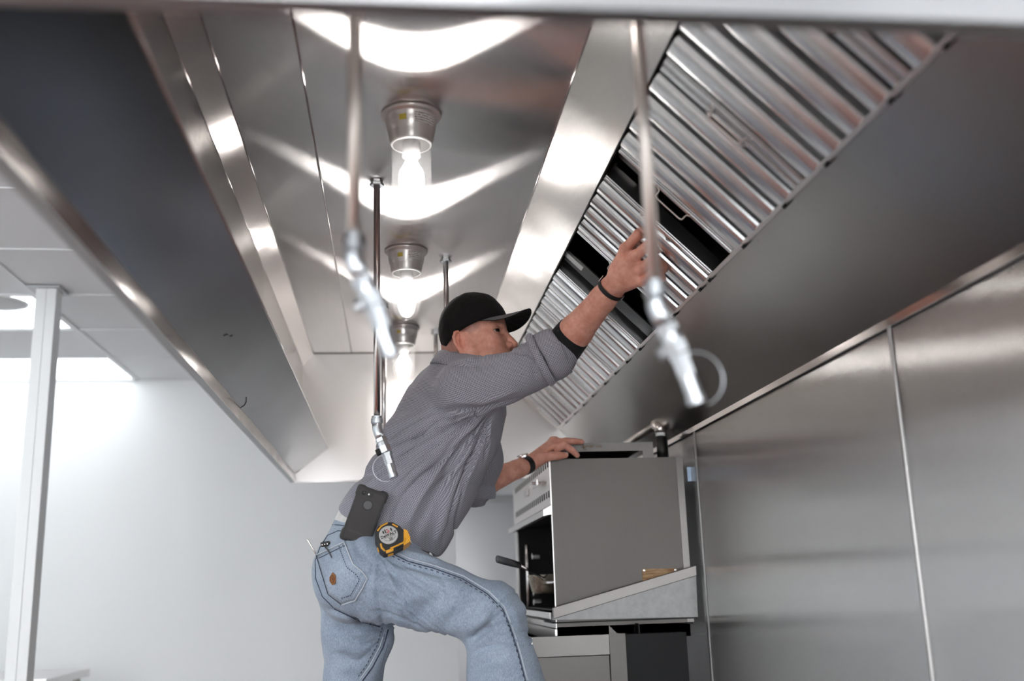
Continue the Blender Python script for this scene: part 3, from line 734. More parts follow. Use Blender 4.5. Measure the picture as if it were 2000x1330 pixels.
def skin_mat():
    m, nt, b = newmat('skin'); L = nt.links
    at_ = N(nt, 'ShaderNodeAttribute', attribute_name='tint'); tc = N(nt, 'ShaderNodeTexCoord')
    nz = N(nt, 'ShaderNodeTexNoise', Scale=38.0, Detail=5.0, Roughness=.65); L.new(tc.outputs['Object'], nz.inputs['Vector'])
    mx = N(nt, 'ShaderNodeMix', data_type='RGBA'); mx.inputs[6].default_value = (.55, .235, .165, 1); mx.inputs[7].default_value = (.76, .395, .305, 1)
    mr = N(nt, 'ShaderNodeMapRange'); mr.inputs['From Min'].default_value = .3; mr.inputs['From Max'].default_value = .7; L.new(nz.outputs['Fac'], mr.inputs[0]); L.new(mr.outputs[0], mx.inputs[0])
    ml = N(nt, 'ShaderNodeMix', data_type='RGBA', blend_type='MULTIPLY'); ml.inputs[0].default_value = 1; L.new(mx.outputs[2], ml.inputs[6]); L.new(at_.outputs['Color'], ml.inputs[7]); L.new(ml.outputs[2], b.inputs['Base Color'])
    b.inputs['Roughness'].default_value = .5; b.inputs['Specular IOR Level'].default_value = .4
    b.inputs['Subsurface Weight'].default_value = .12; b.inputs['Subsurface Radius'].default_value = (.010, .004, .002); b.inputs['Subsurface Scale'].default_value = .5
    n2 = N(nt, 'ShaderNodeTexNoise', Scale=260.0, Detail=3.0); L.new(tc.outputs['Object'], n2.inputs['Vector'])
    bp = N(nt, 'ShaderNodeBump', Strength=.5, Distance=.0007); L.new(n2.outputs['Fac'], bp.inputs['Height']); L.new(bp.outputs[0], b.inputs['Normal'])
    return m
M_SHIRT = shirt_mat(); M_JEANS = denim_mat('washed_denim', (.125, .165, .235), (.46, .54, .64)); M_SKIN = skin_mat()
M_BLACKC = plain('black_jersey', (.011, .011, .012), .85, 0, .2, .3, 60, .002, sheen=.08)
M_CAP = plain('black_cap_cotton', (.0075, .007, .007), .9, 0, .2, .5, 45, .004, sheen=.05)
M_CAPU = plain('cap_visor_underside', (.14, .135, .145), .85, 0, .25)
M_THREAD = plain('pale_thread', (.50, .54, .60), .9); M_SEAMD = plain('dark_seam', (.045, .055, .085), .95)
M_STRAP = plain('black_strap', (.012, .012, .013), .5)

def cloth_coords(o, V, axes):
    """weave coordinates per vertex: (along the limb, around it); axes = list of (a, b, radius)"""
    best = np.full(len(V), 1e9); out = np.zeros((len(V), 3))
    for a, b, r in axes:
        a = np.asarray(a, float); b = np.asarray(b, float); L_ = np.linalg.norm(b-a); t = (b-a)/L_
        u = np.cross(t, [.1, -1, .2]); u /= np.linalg.norm(u); w = np.cross(t, u); p = V-a; s = p@t
        q = p-np.clip(s, 0, L_)[:, None]*t; d = np.linalg.norm(q, axis=1)-r; m = d < best; best[m] = d[m]
        ang = np.arctan2(p@w, p@u)
        out[m, 0] = s[m]; out[m, 1] = ang[m]*r
    at_ = o.data.attributes.new('cloth', 'FLOAT_VECTOR', 'POINT'); at_.data.foreach_set('vector', out.astype(np.float32).ravel())
# ------------------------------------------------------------------ the man: skin
FD = np.array([math.cos(.30), math.sin(.30), 0]); LT = np.array([math.sin(.30), -math.cos(.30), 0])   # torso facing, towards his right (camera side)
hs = 1.10*.01
TH, PH = math.radians(20), math.radians(9)
hf = np.array([math.cos(TH)*math.cos(PH), -math.sin(TH)*math.cos(PH), math.sin(PH)])
hl = np.array([-math.sin(TH), -math.cos(TH), 0.0]); hu = np.cross(hl, hf)*-1.0
if hu[2] < 0: hu = -hu
ear_near = at(907, 669, 2.850); H0 = ear_near-hl*7.5*hs
def hp(x, y, z): return H0+hf*x*hs+hl*y*hs+hu*z*hs
HR = np.array([hf, hl, hu])
def head_field():
    c = hp(2, 0, 1)
    g = Field(c-np.array([.20, .17, .25]), c+np.array([.19, .17, .20]), .0020)
    E = lambda p, r, k=.0, op='+', R=HR: g.ell(hp(*p), np.array(r)*hs, R, k*hs, op)
    Cc = lambda a, b, ra, rb, k=.0, op='+': g.cap(hp(*a), hp(*b), ra*hs, rb*hs, k*hs, op)
    E((.9, 0, 5.2), (8.5, 7.4, 8.0))
    E((4.6, 0, .2), (5.3, 6.1, 7.5), 3)
    E((5.6, 0, -3.6), (4.2, 4.8, 5.2), 2.5)
    for s in (-1, 1):
        Cc((.6, s*5.3, -3.6), (6.6, s*2.4, -7.9), 1.9, 1.9, 2.2)
        Cc((.4, s*5.6, 1), (.6, s*5.3, -3.6), 1.6, 1.9, 2)
        E((6.5, s*4.5, -.2), (2.0, 1.9, 1.7), 2.0)
        Cc((8.6, s*1.0, 3.9), (7.2, s*4.3, 4.0), 1.0, .9, 1.2)
        E((6.0, s*3.6, -3.6), (2.6, 2.3, 2.8), 2.0)
    E((8.2, 0, -8.6), (1.7, 2.3, 1.7), 2.0)
    E((7.9, 0, 6.5), (1.6, 4.5, 3.0), 2.0)
    for s in (-1, 1):
        E((9.1, s*3.3, 2.1), (1.4, 1.9, 1.15), 1.1, '-')
    # nose
    Cc((8.9, 0, 3.4), (10.9, 0, -.6), .85, .95, .9)
    Cc((10.9, 0, -.6), (11.5, 0, -1.6), .95, 1.05, .5)
    for s in (-1, 1):
        E((10.1, s*1.25, -1.9), (1.25, .75, .95), .5)
        E((10.7, s*.75, -2.75), (.65, .42, .45), .25, '-')
        Cc((9.2, s*2.1, -1.6), (8.3, s*3.2, -5.0), .28, .22, .7, '-')
    # mouth
    E((8.7, 0, -4.4), (1.5, 2.9, 1.9), 1.2)
    for s in (-1, 1):
        Cc((10.15, 0, -4.55), (8.9, s*2.3, -5.1), .42, .25, .5); Cc((10.0, 0, -5.75), (8.9, s*2.2, -5.3), .50, .25, .5)
        Cc((10.4, 0, -5.12), (9.2, s*2.3, -5.2), .16, .12, .25, '-')
    # lids
    for s in (-1, 1):
        E((7.5, s*3.25, 2.15), (1.66, 1.80, 1.62), .35)
        E((8.45, s*3.60, 2.10), (1.75, 1.75, .47), .14, '-')
        Cc((8.75, s*2.0, 3.3), (7.6, s*4.9, 2.55), .42, .42, .35); Cc((8.95, s*2.0, 3.0), (8.0, s*4.7, 2.45), .08, .08, .2, '-')
        Cc((8.6, s*2.2, 1.0), (7.7, s*4.3, .95), .12, .1, .35, '-')
    # ears
    for s in (-1, 1):
        a = .42
        ex = hf*math.cos(a)-hl*s*math.sin(a); ou = hl*s*math.cos(a)+hf*math.sin(a); til = -.16
        ex, ez = ex*math.cos(til)-hu*math.sin(til), hu*math.cos(til)+ex*math.sin(til)
        ER = np.array([-ex, ou, ez]); c0 = hp(-1.0, s*7.25, .1)
        el = lambda x, y, z: c0+(-ex*x+ou*y+ez*z)*hs
        # ear frame: -ex points back-outwards
        pts = [(-.2, .1, -3.0), (.7, .35, -2.2), (1.35, .65, -.9), (1.65, .8, .6), (1.45, .8, 2.0), (.7, .7, 3.0), (-.4, .5, 3.1), (-1.2, .25, 2.3), (-1.3, 0, 1.2)]
        g.ell(el(.15, .15, .3), np.array((1.55, .45, 3.1))*hs, ER, .5*hs)
        for p, q_ in zip(pts[:-1], pts[1:]): g.cap(el(*p), el(*q_), .42*hs, .42*hs, .35*hs)
        g.ell(el(-.15, .1, -2.8), np.array((.85, .5, 1.0))*hs, ER, .5*hs)
        for p, q_ in zip(((.55, .55, -1.4), (.75, .6, 0), (.45, .6, 1.3)), ((.75, .6, 0), (.45, .6, 1.3), (.0, .5, 2.1))): g.cap(el(*p), el(*q_), .30*hs, .30*hs, .3*hs)
        g.ell(el(-.35, .75, -.3), np.array((.85, .75, 1.25))*hs, ER, .45*hs, '-')
        g.cap(el(.95, 1.05, -.6), el(.75, 1.1, 2.0), .22*hs, .2*hs, .3*hs, '-')
        g.cap(el(-1.25, .25, -.7), el(-1.15, .3, .2), .45*hs, .4*hs, .4*hs)
    # neck
    nb = at(888, 745, 2.93)
    g.cap(hp(-2.3, 0, -1.0), nb, 5.3*hs, 6.4*hs, 2.5*hs)
    g.cap(hp(-3.4, 0, 2), hp(-3.6, 0, -4), 4.2*hs, 4.6*hs, 2.5*hs)
    g.cap(hp(-.6, 6.3, -2.2), at(905, 742, 2.90), .9*hs, 1.2*hs, 1.6*hs)
    return g.mesh(1)
def rotv(v, ax, a):
    return np.array(Matrix.Rotation(a, 3, Vector(ax)) @ Vector(v))
def nails(): pass
# right fist
RW = at(1196, 562, 2.500); RE = at(1104, 672, 2.700); RS = at(905, 752, 2.800)
def right_hand_field():
    pts = dict(i=[at(1222, 486, 2.425), at(1247, 457, 2.395), at(1276, 462, 2.425), at(1282, 480, 2.445)],
               m=[at(1240, 500, 2.405), at(1267, 478, 2.375), at(1291, 492, 2.415), at(1290, 508, 2.440)],
               r=[at(1252, 524, 2.405), at(1278, 505, 2.380), at(1297, 518, 2.415), at(1294, 530, 2.438)],
               p=[at(1255, 547, 2.415), at(1279, 533, 2.400), at(1293, 543, 2.425), at(1289, 552, 2.440)])
    th = [at(1203, 530, 2.515), at(1216, 497, 2.500), at(1238, 474, 2.475), at(1262, 470, 2.455)]
    allp = np.array(sum(pts.values(), [])+th+[RE, RW])
    g = Field(allp.min(0)-.07, allp.max(0)+.05, .0022)
    a = (RE+RW)/2; ax = (RW-RE)/np.linalg.norm(RW-RE); nrm = -CF-ax*(-CF@ax); nrm /= np.linalg.norm(nrm); side = np.cross(ax, nrm)
    g.ecap(RE-ax*.03, RE+ax*.06, (.0425, .046), (.0415, .0455), nrm, .01)
    g.ecap(RE+ax*.06, RW-ax*.045, (.0415, .0455), (.0285, .0345), nrm, .012)
    g.ecap(RW-ax*.05, RW, (.028, .0345), (.0265, .0345), nrm, .012)
    pc = RW+ax*.012
    for key, rr in (('i', .0165), ('m', .0165), ('r', .0160), ('p', .0150)):
        g.cap(pc+(pts[key][0]-pc)*.10, pts[key][0], .0205, rr, .012)
    mm = (pts['i'][0]+pts['p'][0]+pts['m'][0])/3*.55+RW*.45
    g.ell(mm, (.046, .030, .040), np.array([ax, side, nrm])[[0, 2, 1]], .02)
    for key, r0 in (('i', .0128), ('m', .0130), ('r', .0124), ('p', .0112)):
        q_ = pts[key]
        g.ell(q_[0]+nrm*.004, (.0135, .0135, .0135), None, .008)
        g.cap(q_[0], q_[1], r0*1.1, r0, .004); g.cap(q_[1], q_[2], r0, r0*.9, .002); g.cap(q_[2], q_[3], r0*.9, r0*.78, .002)
        g.ell(q_[1], (r0*1.06,)*3, None, .002)
    g.cap(pc+(th[0]-pc)*.2, th[0], .022, .019, .012); g.cap(th[0], th[1], .019, .0145, .008); g.cap(th[1], th[2], .0142, .0132, .003); g.cap(th[2], th[3], .0135, .0105, .002)
    # knuckle creases between the fingers and tendons over the back of the hand
    for key in 'imr':
        nx = {'i': 'm', 'm': 'r', 'r': 'p'}[key]
        a0 = (pts[key][0]+pts[nx][0])/2; a1 = (pts[key][1]+pts[nx][1])/2
        g.cap(a0+nrm*.012, a1+nrm*.010, .0022, .003, .004, '-')
    for key in 'imrp':
        g.cap(pts[key][0]+nrm*.011, pc+(pts[key][0]-pc)*.25+nrm*.012, .0035, .003, .006)
    g.ell(RW-ax*.012+side*-.022+nrm*.012, (.010, .010, .010), None, .012)
    return g.mesh(1), pts
# left hand lying on the top edge of the broiler
LS = at(905, 790, 3.12); LE = at(916, 955, 3.20); LWr = at(1030, 908, 3.335)
def left_hand_field():
    I = [at(1083, 877, 3.355), at(1103, 870, 3.345), at(1117, 879, 3.345), at(1127, 889, 3.350)]
    Mf = [at(1084, 866, 3.385), at(1105, 862, 3.380), at(1122, 862, 3.385), at(1136, 863, 3.390)]
    Rf = [at(1084, 862, 3.410), at(1104, 863, 3.415), at(1117, 870, 3.42), at(1126, 878, 3.42)]
    Pf = [at(1080, 862, 3.432), at(1096, 864, 3.440), at(1106, 871, 3.445), at(1113, 878, 3.445)]
    T_ = [at(1052, 898, 3.330), at(1072, 891, 3.315), at(1090, 890, 3.315), at(1104, 889, 3.325)]
    allp = np.array(I+Mf+Rf+Pf+T_+[LE, LWr])
    g = Field(allp.min(0)-.06, allp.max(0)+.05, .0024)
    ax = (LWr-LE)/np.linalg.norm(LWr-LE); nrm = np.array([0, 0, 1.])-ax*ax[2]; nrm /= np.linalg.norm(nrm)
    g.ecap(LE-ax*.02, LE+ax*.07, (.043, .043), (.0425, .043), nrm, .01)
    g.ecap(LE+ax*.07, LWr-ax*.04, (.0425, .043), (.029, .034), nrm, .012)
    g.ecap(LWr-ax*.05, LWr, (.029, .034), (.0255, .034), nrm, .012)
    pc = LWr+ax*.008
    for q_, rr in ((I, .0165), (Mf, .0160), (Rf, .0155), (Pf, .0145)):
        g.cap(pc+(q_[0]-pc)*.1, q_[0], .021, rr, .012)
    for q_, r0 in ((I, .0125), (Mf, .0125), (Rf, .0118), (Pf, .0105)):
        g.ell(q_[0]+nrm*.003, (.0135,)*3, None, .008)
        g.cap(q_[0], q_[1], r0*1.1, r0, .004); g.cap(q_[1], q_[2], r0, r0*.9, .002); g.cap(q_[2], q_[3], r0*.9, r0*.75, .002); g.ell(q_[1], (r0*1.06,)*3, None, .002)
    g.cap(pc, T_[0], .022, .020, .012); g.cap(T_[0], T_[1], .020, .0155, .008); g.cap(T_[1], T_[2], .0152, .0138, .003); g.cap(T_[2], T_[3], .0138, .0105, .002)
    g.cap(T_[1]+nrm*.012, I[0]+nrm*-.004, .004, .004, .008, '-')
    for q_ in (I, Mf): g.cap(q_[0]+nrm*.011, pc+(q_[0]-pc)*.25+nrm*.012, .0035, .003, .006)
    return g.mesh(1), T_, ax, nrm
hv, hq = head_field(); (rv, rq), RF = right_hand_field(); (lv, lq), LTm, lax, lnrm = left_hand_field()
# covered parts of the body (inside the clothes), coarse
HIPR, KNR, ANR = at(715, 1118, 2.85), at(965, 1203, 2.78), at(992, 1530, 2.80)
HIPL, KNL, ANL = at(700, 1140, 3.06), at(690, 1370, 3.10), at(690, 1640, 3.12)
T0, T1, T2, T3, T4 = at(755, 1040, 2.98), at(822, 945, 2.985), at(866, 850, 2.98), at(893, 782, 2.965), at(905, 738, 2.95)
g = Field((-.35, 2.5, -.95), (.75, 3.45, .75), .010)
g.ecap(at(715, 1115, 2.97), T1, (.11, .14), (.11, .14), FD, .03); g.ecap(T1, T3, (.11, .14), (.10, .15), FD, .03); g.cap(T3, at(888, 745, 2.93), .08, .06, .03)
g.chain([RS-np.array([0, 0, .02]), RE], [.048, .042], .03); g.chain([LS, LE], [.055, .042], .03); g.cap(RS-np.array([0, 0, .03]), T3, .045, .07, .04); g.cap(LS, T3, .06, .08, .04)
g.chain([HIPR, KNR, ANR], [.085, .055, .04], .03); g.chain([HIPL, KNL, ANL], [.085, .055, .04], .03)
bv, bq = g.mesh(2)
BV, BQ = [], []; nn = 0
for v, q_ in ((hv, hq), (rv, rq), (lv, lq), (bv, bq)):
    BV.append(v); BQ.append(q_+nn); nn += len(v)
BV = np.concatenate(BV); BQ = np.concatenate(BQ)
person = obj('person', (BV, BQ), M_SKIN, smooth=True, origin=(at(715, 1118, 2.97)[0], 2.95, at(715, 1118, 2.97)[2]))
tag(person, 'man in black cap, grey checked shirt and jeans reaching up to grip a filter', 'person')
# skin tint: stubble, lips, ears, knuckles
tint = np.ones((len(BV), 3)); loc = (BV-H0)@HR.T/hs
nh = len(hv); L0 = loc[:nh]
def blob(c, r, p=2): return np.exp(-np.sum(((L0-np.array(c))/np.array(r))**2, axis=1))
def mixt(w, col):
    tint[:nh] = tint[:nh]*(1-w[:, None])+np.array(col)*w[:, None]
hair = np.clip((L0[:, 2]-1.2-.30*(L0[:, 0]))/1.2, 0, 1)*np.clip((5.4-L0[:, 0])/1.5, 0, 1)
hair = np.maximum(hair, np.clip((-2.5-L0[:, 0])/1.0, 0, 1)*np.clip((L0[:, 2]+5.5)/2, 0, 1))*(np.abs(L0[:, 1]) < 7.3)
mixt(hair*.75, (.60, .68, .76))
for s in (-1, 1):
    mixt(np.clip(blob((8.7, s*2.9, 4.35), (1.2, 2.0, .38))*1.1, 0, .6), (.36, .31, .29))
    mixt(np.clip(blob((6.5, s*5.2, -.6), (2.2, 2.2, 2.0)), 0, 1)*.30, (1.05, .80, .78))
    mixt(np.clip(blob((-1.0, s*8.0, .6), (2.2, 1.3, 3.4)), 0, 1)*.55, (1.12, .82, .78))
    mixt(np.clip(blob((8.6, s*3.3, .9), (1.2, 1.7, .8)), 0, 1)*.25, (.85, .62, .62))
mixt(np.clip(blob((10.6, 0, -1.6), (1.6, 1.8, 1.3)), 0, 1)*.5, (1.10, .76, .74))
mixt(np.clip(blob((9.9, 0, -5.1), (1.2, 2.4, .75)), 0, 1)*.7, (.85, .52, .52))
mixt(np.clip(blob((7.5, 0, -6.5), (4.2, 5.2, 3.2)) + 1.4*blob((9.6, 0, -3.6), (1.4, 2.6, .9)), 0, 1)*.50, (.66, .62, .62))
for key in 'imrp':
    for j in (0, 1):
        w = np.exp(-np.sum((BV-RF[key][j])**2, axis=1)/.016**2); tint = tint*(1-.30*w[:, None])+np.array((1.06, .72, .68))*.30*w[:, None]
ca = person.data.color_attributes.new('tint', 'FLOAT_COLOR', 'POINT')
ca.data.foreach_set('color', np.concatenate([np.clip(tint, 0, 2), np.ones((len(BV), 1))], 1).astype(np.float32).ravel())
# eyes
def eye_mat():
    m, nt, b = newmat('eye'); L = nt.links
    ge = N(nt, 'ShaderNodeTexCoord'); vm = N(nt, 'ShaderNodeVectorMath', operation='DOT_PRODUCT'); vm.inputs[1].default_value = tuple((hf*.78+hu*.10+hl*.58)/math.sqrt(.84**2+.1**2+.5**2))
    nv = N(nt, 'ShaderNodeVectorMath', operation='NORMALIZE'); L.new(ge.outputs['Object'], nv.inputs[0]); L.new(nv.outputs[0], vm.inputs[0])
    cr = N(nt, 'ShaderNodeValToRGB'); cr.color_ramp.interpolation = 'LINEAR'; e = cr.color_ramp.elements
    e[0].position = .86; e[0].color = (.40, .34, .31, 1); e[1].position = .885; e[1].color = (.025, .017, .012, 1)
    x = e.new(.97); x.color = (.035, .024, .017, 1); x = e.new(.98); x.color = (.004, .004, .004, 1)
    L.new(vm.outputs['Value'], cr.inputs[0]); L.new(cr.outputs[0], b.inputs['Base Color']); b.inputs['Roughness'].default_value = .08
    return m
M_EYE = eye_mat()
def uvs(c, r, nu=20, nv_=14):
    return lathe(c, [(r*math.sin(a), r*math.cos(a)) for a in arc(.001, math.pi-.001, nv_)], nu, hf, hu)
for s in (-1, 1):
    obj('eyeball', uvs(hp(7.52, s*3.26, 2.13), 1.55*hs), M_EYE, person, smooth=True)
# finger nails
def nail(c, dirv, n, w, l):
    dirv = dirv/np.linalg.norm(dirv); n = n-dirv*(n@dirv); n /= np.linalg.norm(n); s = np.cross(dirv, n)
    V, Fq = [], []
    for i in range(4):
        for j in range(5):
            u = (j-2)/2.0; vv = (i-1.5)/1.5
            V.append(c+dirv*vv*l/2+s*u*w/2*(1-.12*vv*vv)+n*(-.25*w*u*u))
    for i in range(3):
        for j in range(4): Fq.append([i*5+j, i*5+j+1, (i+1)*5+j+1, (i+1)*5+j])
    return np.array(V), Fq
M_NAIL = plain('nail', (.66, .42, .35), .3)
nv_ = -CF*.75+lnrm*.7
tdir = LTm[3]-LTm[2]
tdir = tdir/np.linalg.norm(tdir); nv2 = nv_-tdir*(nv_@tdir); nv2 /= np.linalg.norm(nv2)
obj('thumbnail', nail(LTm[3]-tdir*.002+nv2*.0112, tdir, nv2, .0135, .0155), M_NAIL, person, smooth=True)

# ------------------------------------------------------------------ cap
def cap_parts():
    nu, nv2_ = 72, 16; c0 = (1.35, 0, 4.9); R_ = (9.3, 8.25, 10.2)
    V, Fq = [], []
    from mathutils import noise
    for j in range(nv2_+1):
        for i in range(nu):
            az = 2*math.pi*i/nu
            # rim height: low at the nape, high on the forehead
            ca_, sa_ = math.cos(az), math.sin(az)
            zr = 3.45+.30*ca_*9.5-.25*math.cos(2*az)
            el0 = math.asin(max(-.95, min(.95, (zr-c0[2])/R_[2])))
            e = el0+(math.pi/2-el0)*j/nv2_
            r = 1+.010*math.sin(3*az)**2*math.cos(e)
            x = R_[0]*math.cos(e)*ca_; y = R_[1]*math.cos(e)*sa_; z = R_[2]*math.sin(e)
            if ca_ > 0: x *= 1+.10*ca_*math.sin(max(0, e))      # fuller front panels
            nz = noise.noise(Vector((x*.28, y*.28, z*.28)))*.30+noise.noise(Vector((x*.6+9, y*.6, z*.6)))*.12
            q_ = np.array([x*r, y*r, z*r]); q_ = q_*(1+nz*.06*min(1, j/4))
            V.append(hp(c0[0]+q_[0], c0[1]+q_[1], c0[2]+q_[2]))
    for j in range(nv2_):
        for i in range(nu):
            Fq.append([j*nu+i, j*nu+(i+1) % nu, (j+1)*nu+(i+1) % nu, (j+1)*nu+i])
    return np.array(V), Fq
capt = obj('cap', cap_parts(), M_CAP, person, smooth=True)
md = capt.modifiers.new('thick', 'SOLIDIFY'); md.thickness = .0025; md.offset = -1
def visor():
    nu, nv2_ = 25, 12; V, Fq = [], []
    for lay in (0, 1):
        for j in range(nv2_+1):
            for i in range(nu):
                u = -1+2*i/(nu-1); az = u*1.12; t = j/nv2_
                x0 = .95+9.6*math.cos(az)*.985*(1-.02); y0 = 8.15*math.sin(az); z0 = 3.45+.30*math.cos(az)*9.5-.25*math.cos(2*az)
                reach = 7.6*math.sqrt(max(0, 1-(abs(u)**2.6)))
                xx = x0+reach*t; yy = y0*(1+.02*t)
                drop = .060*yy*yy*(reach/7.6)
                zz = z0+.12-drop*t+.085*reach*t
                V.append(hp(xx, yy, zz-(.22 if lay else 0)))
    m = nu*(nv2_+1)
    for j in range(nv2_):
        for i in range(nu-1):
            a = [j*nu+i, j*nu+i+1, (j+1)*nu+i+1, (j+1)*nu+i]; Fq.append(a[::-1]); Fq.append([m+k for k in a])
    ring = [nv2_*nu+i for i in range(nu)]
    for i in range(nu-1): Fq.append([ring[i], ring[i+1], m+ring[i+1], m+ring[i]][::-1])
    return np.array(V), Fq
def cap_pt(az, t):
    c0 = (1.35, 0, 4.9); R_ = (9.3, 8.25, 10.2); ca_, sa_ = math.cos(az), math.sin(az); zr = 3.45+.30*ca_*9.5-.25*math.cos(2*az)
    e0 = math.asin(max(-.95, min(.95, (zr-c0[2])/R_[2]))); e = e0+(math.pi/2-e0)*t; x = R_[0]*math.cos(e)*ca_
    if ca_ > 0: x *= 1+.10*ca_*math.sin(max(0, e))
    return hp(c0[0]+x*1.012, R_[1]*math.cos(e)*sa_*1.012, c0[2]+R_[2]*math.sin(e)*1.012)
capb = BVHTree.FromPolygons([(v.co+Vector((WL['cap']-np.array([0, 0, Z0])).tolist()))[:] for v in capt.data.vertices], [list(p.vertices) for p in capt.data.polygons])
for az in (0, math.pi/3, -math.pi/3, 2*math.pi/3, -2*math.pi/3, math.pi):
    pts_ = []
    for t in arc(.02, .97, 14):
        q_ = cap_pt(az, t); n_ = capb.find_nearest(sv(q_)); pts_.append(np.array(n_[0])+(q_-hp(1.35, 0, 4.9))/np.linalg.norm(q_-hp(1.35, 0, 4.9))*.0004)
    obj('cap_seam', tube(pts_, .0011, 6), M_CAP, person, smooth=True)
vi = obj('visor', visor(), [M_CAP, M_CAPU], person, smooth=True)
for p in vi.data.polygons:
    if p.normal.dot(sv(hu)) < -.15: p.material_index = 1
obj('cap_button', lathe(hp(.8, 0, 14.9), [(.75*hs, 0), (.7*hs, .25*hs), (.4*hs, .4*hs), (0, .45*hs)], 14, hu, hf), M_CAP, person, smooth=True)

# ------------------------------------------------------------------ jeans
g = Field((-.34, 2.55, -.95), (.62, 3.32, .30), .005)
g.ecap(at(750, 1040, 2.97), at(716, 1105, 2.97), (.138, .158), (.140, .172), FD, .03)
g.ell(at(692, 1128, 2.89), (.112, .112, .118), None, .05); g.ell(at(694, 1132, 3.05), (.108, .108, .115), None, .05)
g.cap(HIPR, KNR, .116, .076, .03); g.chain([KNR, at(988, 1335, 2.785), ANR], [.078, .094, .075], .035)
g.chain([HIPL, at(700, 1240, 3.07), at(688, 1330, 3.09), ANL], [.115, .097, .076, .065], .03)
g.cut(at(650, 991, 2.97), at(700, 900, 2.97)-at(740, 1010, 2.97), .004)
jv, jq = g.mesh(2); J = Surf(jv, jq)
for pts, w, d in [
    ([(735, 1085), (790, 1100), (850, 1120)], .012, -.007), ([(725, 1105), (780, 1125), (830, 1150)], .012, -.006), ([(722, 1140), (770, 1150), (810, 1170)], .014, .005),
    ([(640, 1190), (700, 1215), (760, 1232)], .012, -.010), ([(690, 1190), (740, 1212), (790, 1222)], .012, .004),
    ([(905, 1262), (935, 1235), (965, 1222)], .014, -.010), ([(912, 1285), (950, 1262), (985, 1255)], .014, -.009), ([(918, 1235), (945, 1212), (960, 1195)], .016, .006), ([(922, 1310), (955, 1292), (1000, 1285)], .016, -.006),
    ([(860, 1235), (890, 1200), (930, 1175)], .018, -.005), ([(800, 1215), (840, 1185), (880, 1150)], .020, -.004), ([(770, 1190), (810, 1165), (850, 1140)], .018, .004),
    ([(650, 1225), (700, 1255), (760, 1262)], .014, -.006), ([(645, 1275), (690, 1290), (740, 1285)], .018, -.004), ([(655, 1310), (700, 1305), (735, 1325)], .016, .004),
    ([(775, 1075), (820, 1085), (870, 1100)], .012, .004), ([(690, 1045), (700, 1075), (722, 1095)], .012, -.004), ([(880, 1110), (930, 1135), (970, 1165)], .02, -.003),
    ([(940, 1300), (985, 1312), (1040, 1300)], .02, .004), ([(985, 1165), (1005, 1200), (1015, 1240)], .02, .003)]:
    J.fold(pts, w, d*1.9)
J.refresh()
J.radial((905, 1262), (185, 262), 6.0, .007, 30, 190, 2.0); J.radial((905, 1262), (290, 395), 6.0, .008, 25, 170, 7.0)
J.radial((735, 1075), (10, 110), 6.0, .0055, 25, 190, 4.0); J.radial((765, 1230), (95, 250), 5.0, .0035, 25, 150, 9.0)
J.V = inflate_noise(J.V, J.Nn, .004, 14.0); J.refresh()
jeans = obj('jeans', (J.V, J.Q), M_JEANS, person, smooth=True)
def seam(pts, r, mat, off=.0004, name='seam', par=None):
    L_ = J.line(pts, 8, off)
    if len(L_) > 2: return obj(name, tube(L_, r, 6), mat, par or jeans, smooth=True)
def stitches(pts, step, ln, r, mat, off=.0012):
    L_ = J.line(pts, 2.0, off); gs = []
    if len(L_) < 4: return
    cum = np.concatenate([[0], np.cumsum(np.linalg.norm(np.diff(L_, axis=0), axis=1))])
    s = 0
    while s+ln < cum[-1]:
        a = [np.interp(s, cum, L_[:, k]) for k in range(3)]; b = [np.interp(s+ln, cum, L_[:, k]) for k in range(3)]
        gs.append(tube([a, b], r, 4)); s += step
    o = obj('stitching', join(*gs), mat, jeans); o['kind'] = 'stuff'
out = [(770, 1077), (800, 1091), (850, 1105), (905, 1125), (955, 1155), (985, 1185), (1000, 1222), (1015, 1270), (1030, 1328)]
seam(out, .0018, M_THREAD); seam([(x-3, y+5) for x, y in out], .0016, M_SEAMD, .0)
stitches([(x-4, y+9) for x, y in out], .016, .007, .0012, M_SEAMD)
seam([(690, 1037), (660, 1037), (640, 1046), (625, 1070), (616, 1095), (617, 1130), (630, 1165), (655, 1190), (700, 1212), (742, 1224)], .0016, M_SEAMD)
ins = [(752, 1228), (742, 1262), (722, 1300), (702, 1328)]
seam(ins, .0018, M_THREAD); seam([(x+6, y+2) for x, y in ins], .002, M_SEAMD); stitches([(x-6, y-2) for x, y in ins], .012, .006, .0012, M_SEAMD)
# back pocket
pk = [(619, 1085), (673, 1060), (690, 1102), (707, 1116), (718, 1131), (695, 1171), (668, 1180), (642, 1160)]
def poly_patch(S, poly, n, off, th):
    """quad patch laid on surface S inside a pixel polygon with 8 corners"""
    c = np.mean(poly, axis=0); P_ = [c+(np.array(p)-c) for p in poly]; m = len(P_); V, Fq = [], []
    dense = []
    for i in range(m):
        for k in range(4): dense.append(np.array(P_[i])*(1-k/4)+np.array(P_[(i+1) % m])*k/4)
    M_ = len(dense)
    for j in range(n+1):
        for p in dense:
            q_ = c+(p-c)*max(.02, j/n); h = S.hit(q_[0], q_[1], off)
            if h is None: h = V[-1] if V else S.hit(c[0], c[1], off)
            V.append(h)
    for j in range(n):
        for i in range(M_): Fq.append([j*M_+i, (j+1)*M_+i, (j+1)*M_+(i+1) % M_, j*M_+(i+1) % M_])
    base = n*M_
    e = len(V)
    for p in dense: V.append(S.hit(p[0], p[1], -.001) if S.hit(p[0], p[1]) is not None else V[base])
    for i in range(M_): Fq.append([base+i, e+i, e+(i+1) % M_, base+(i+1) % M_])
    return np.array(V), Fq
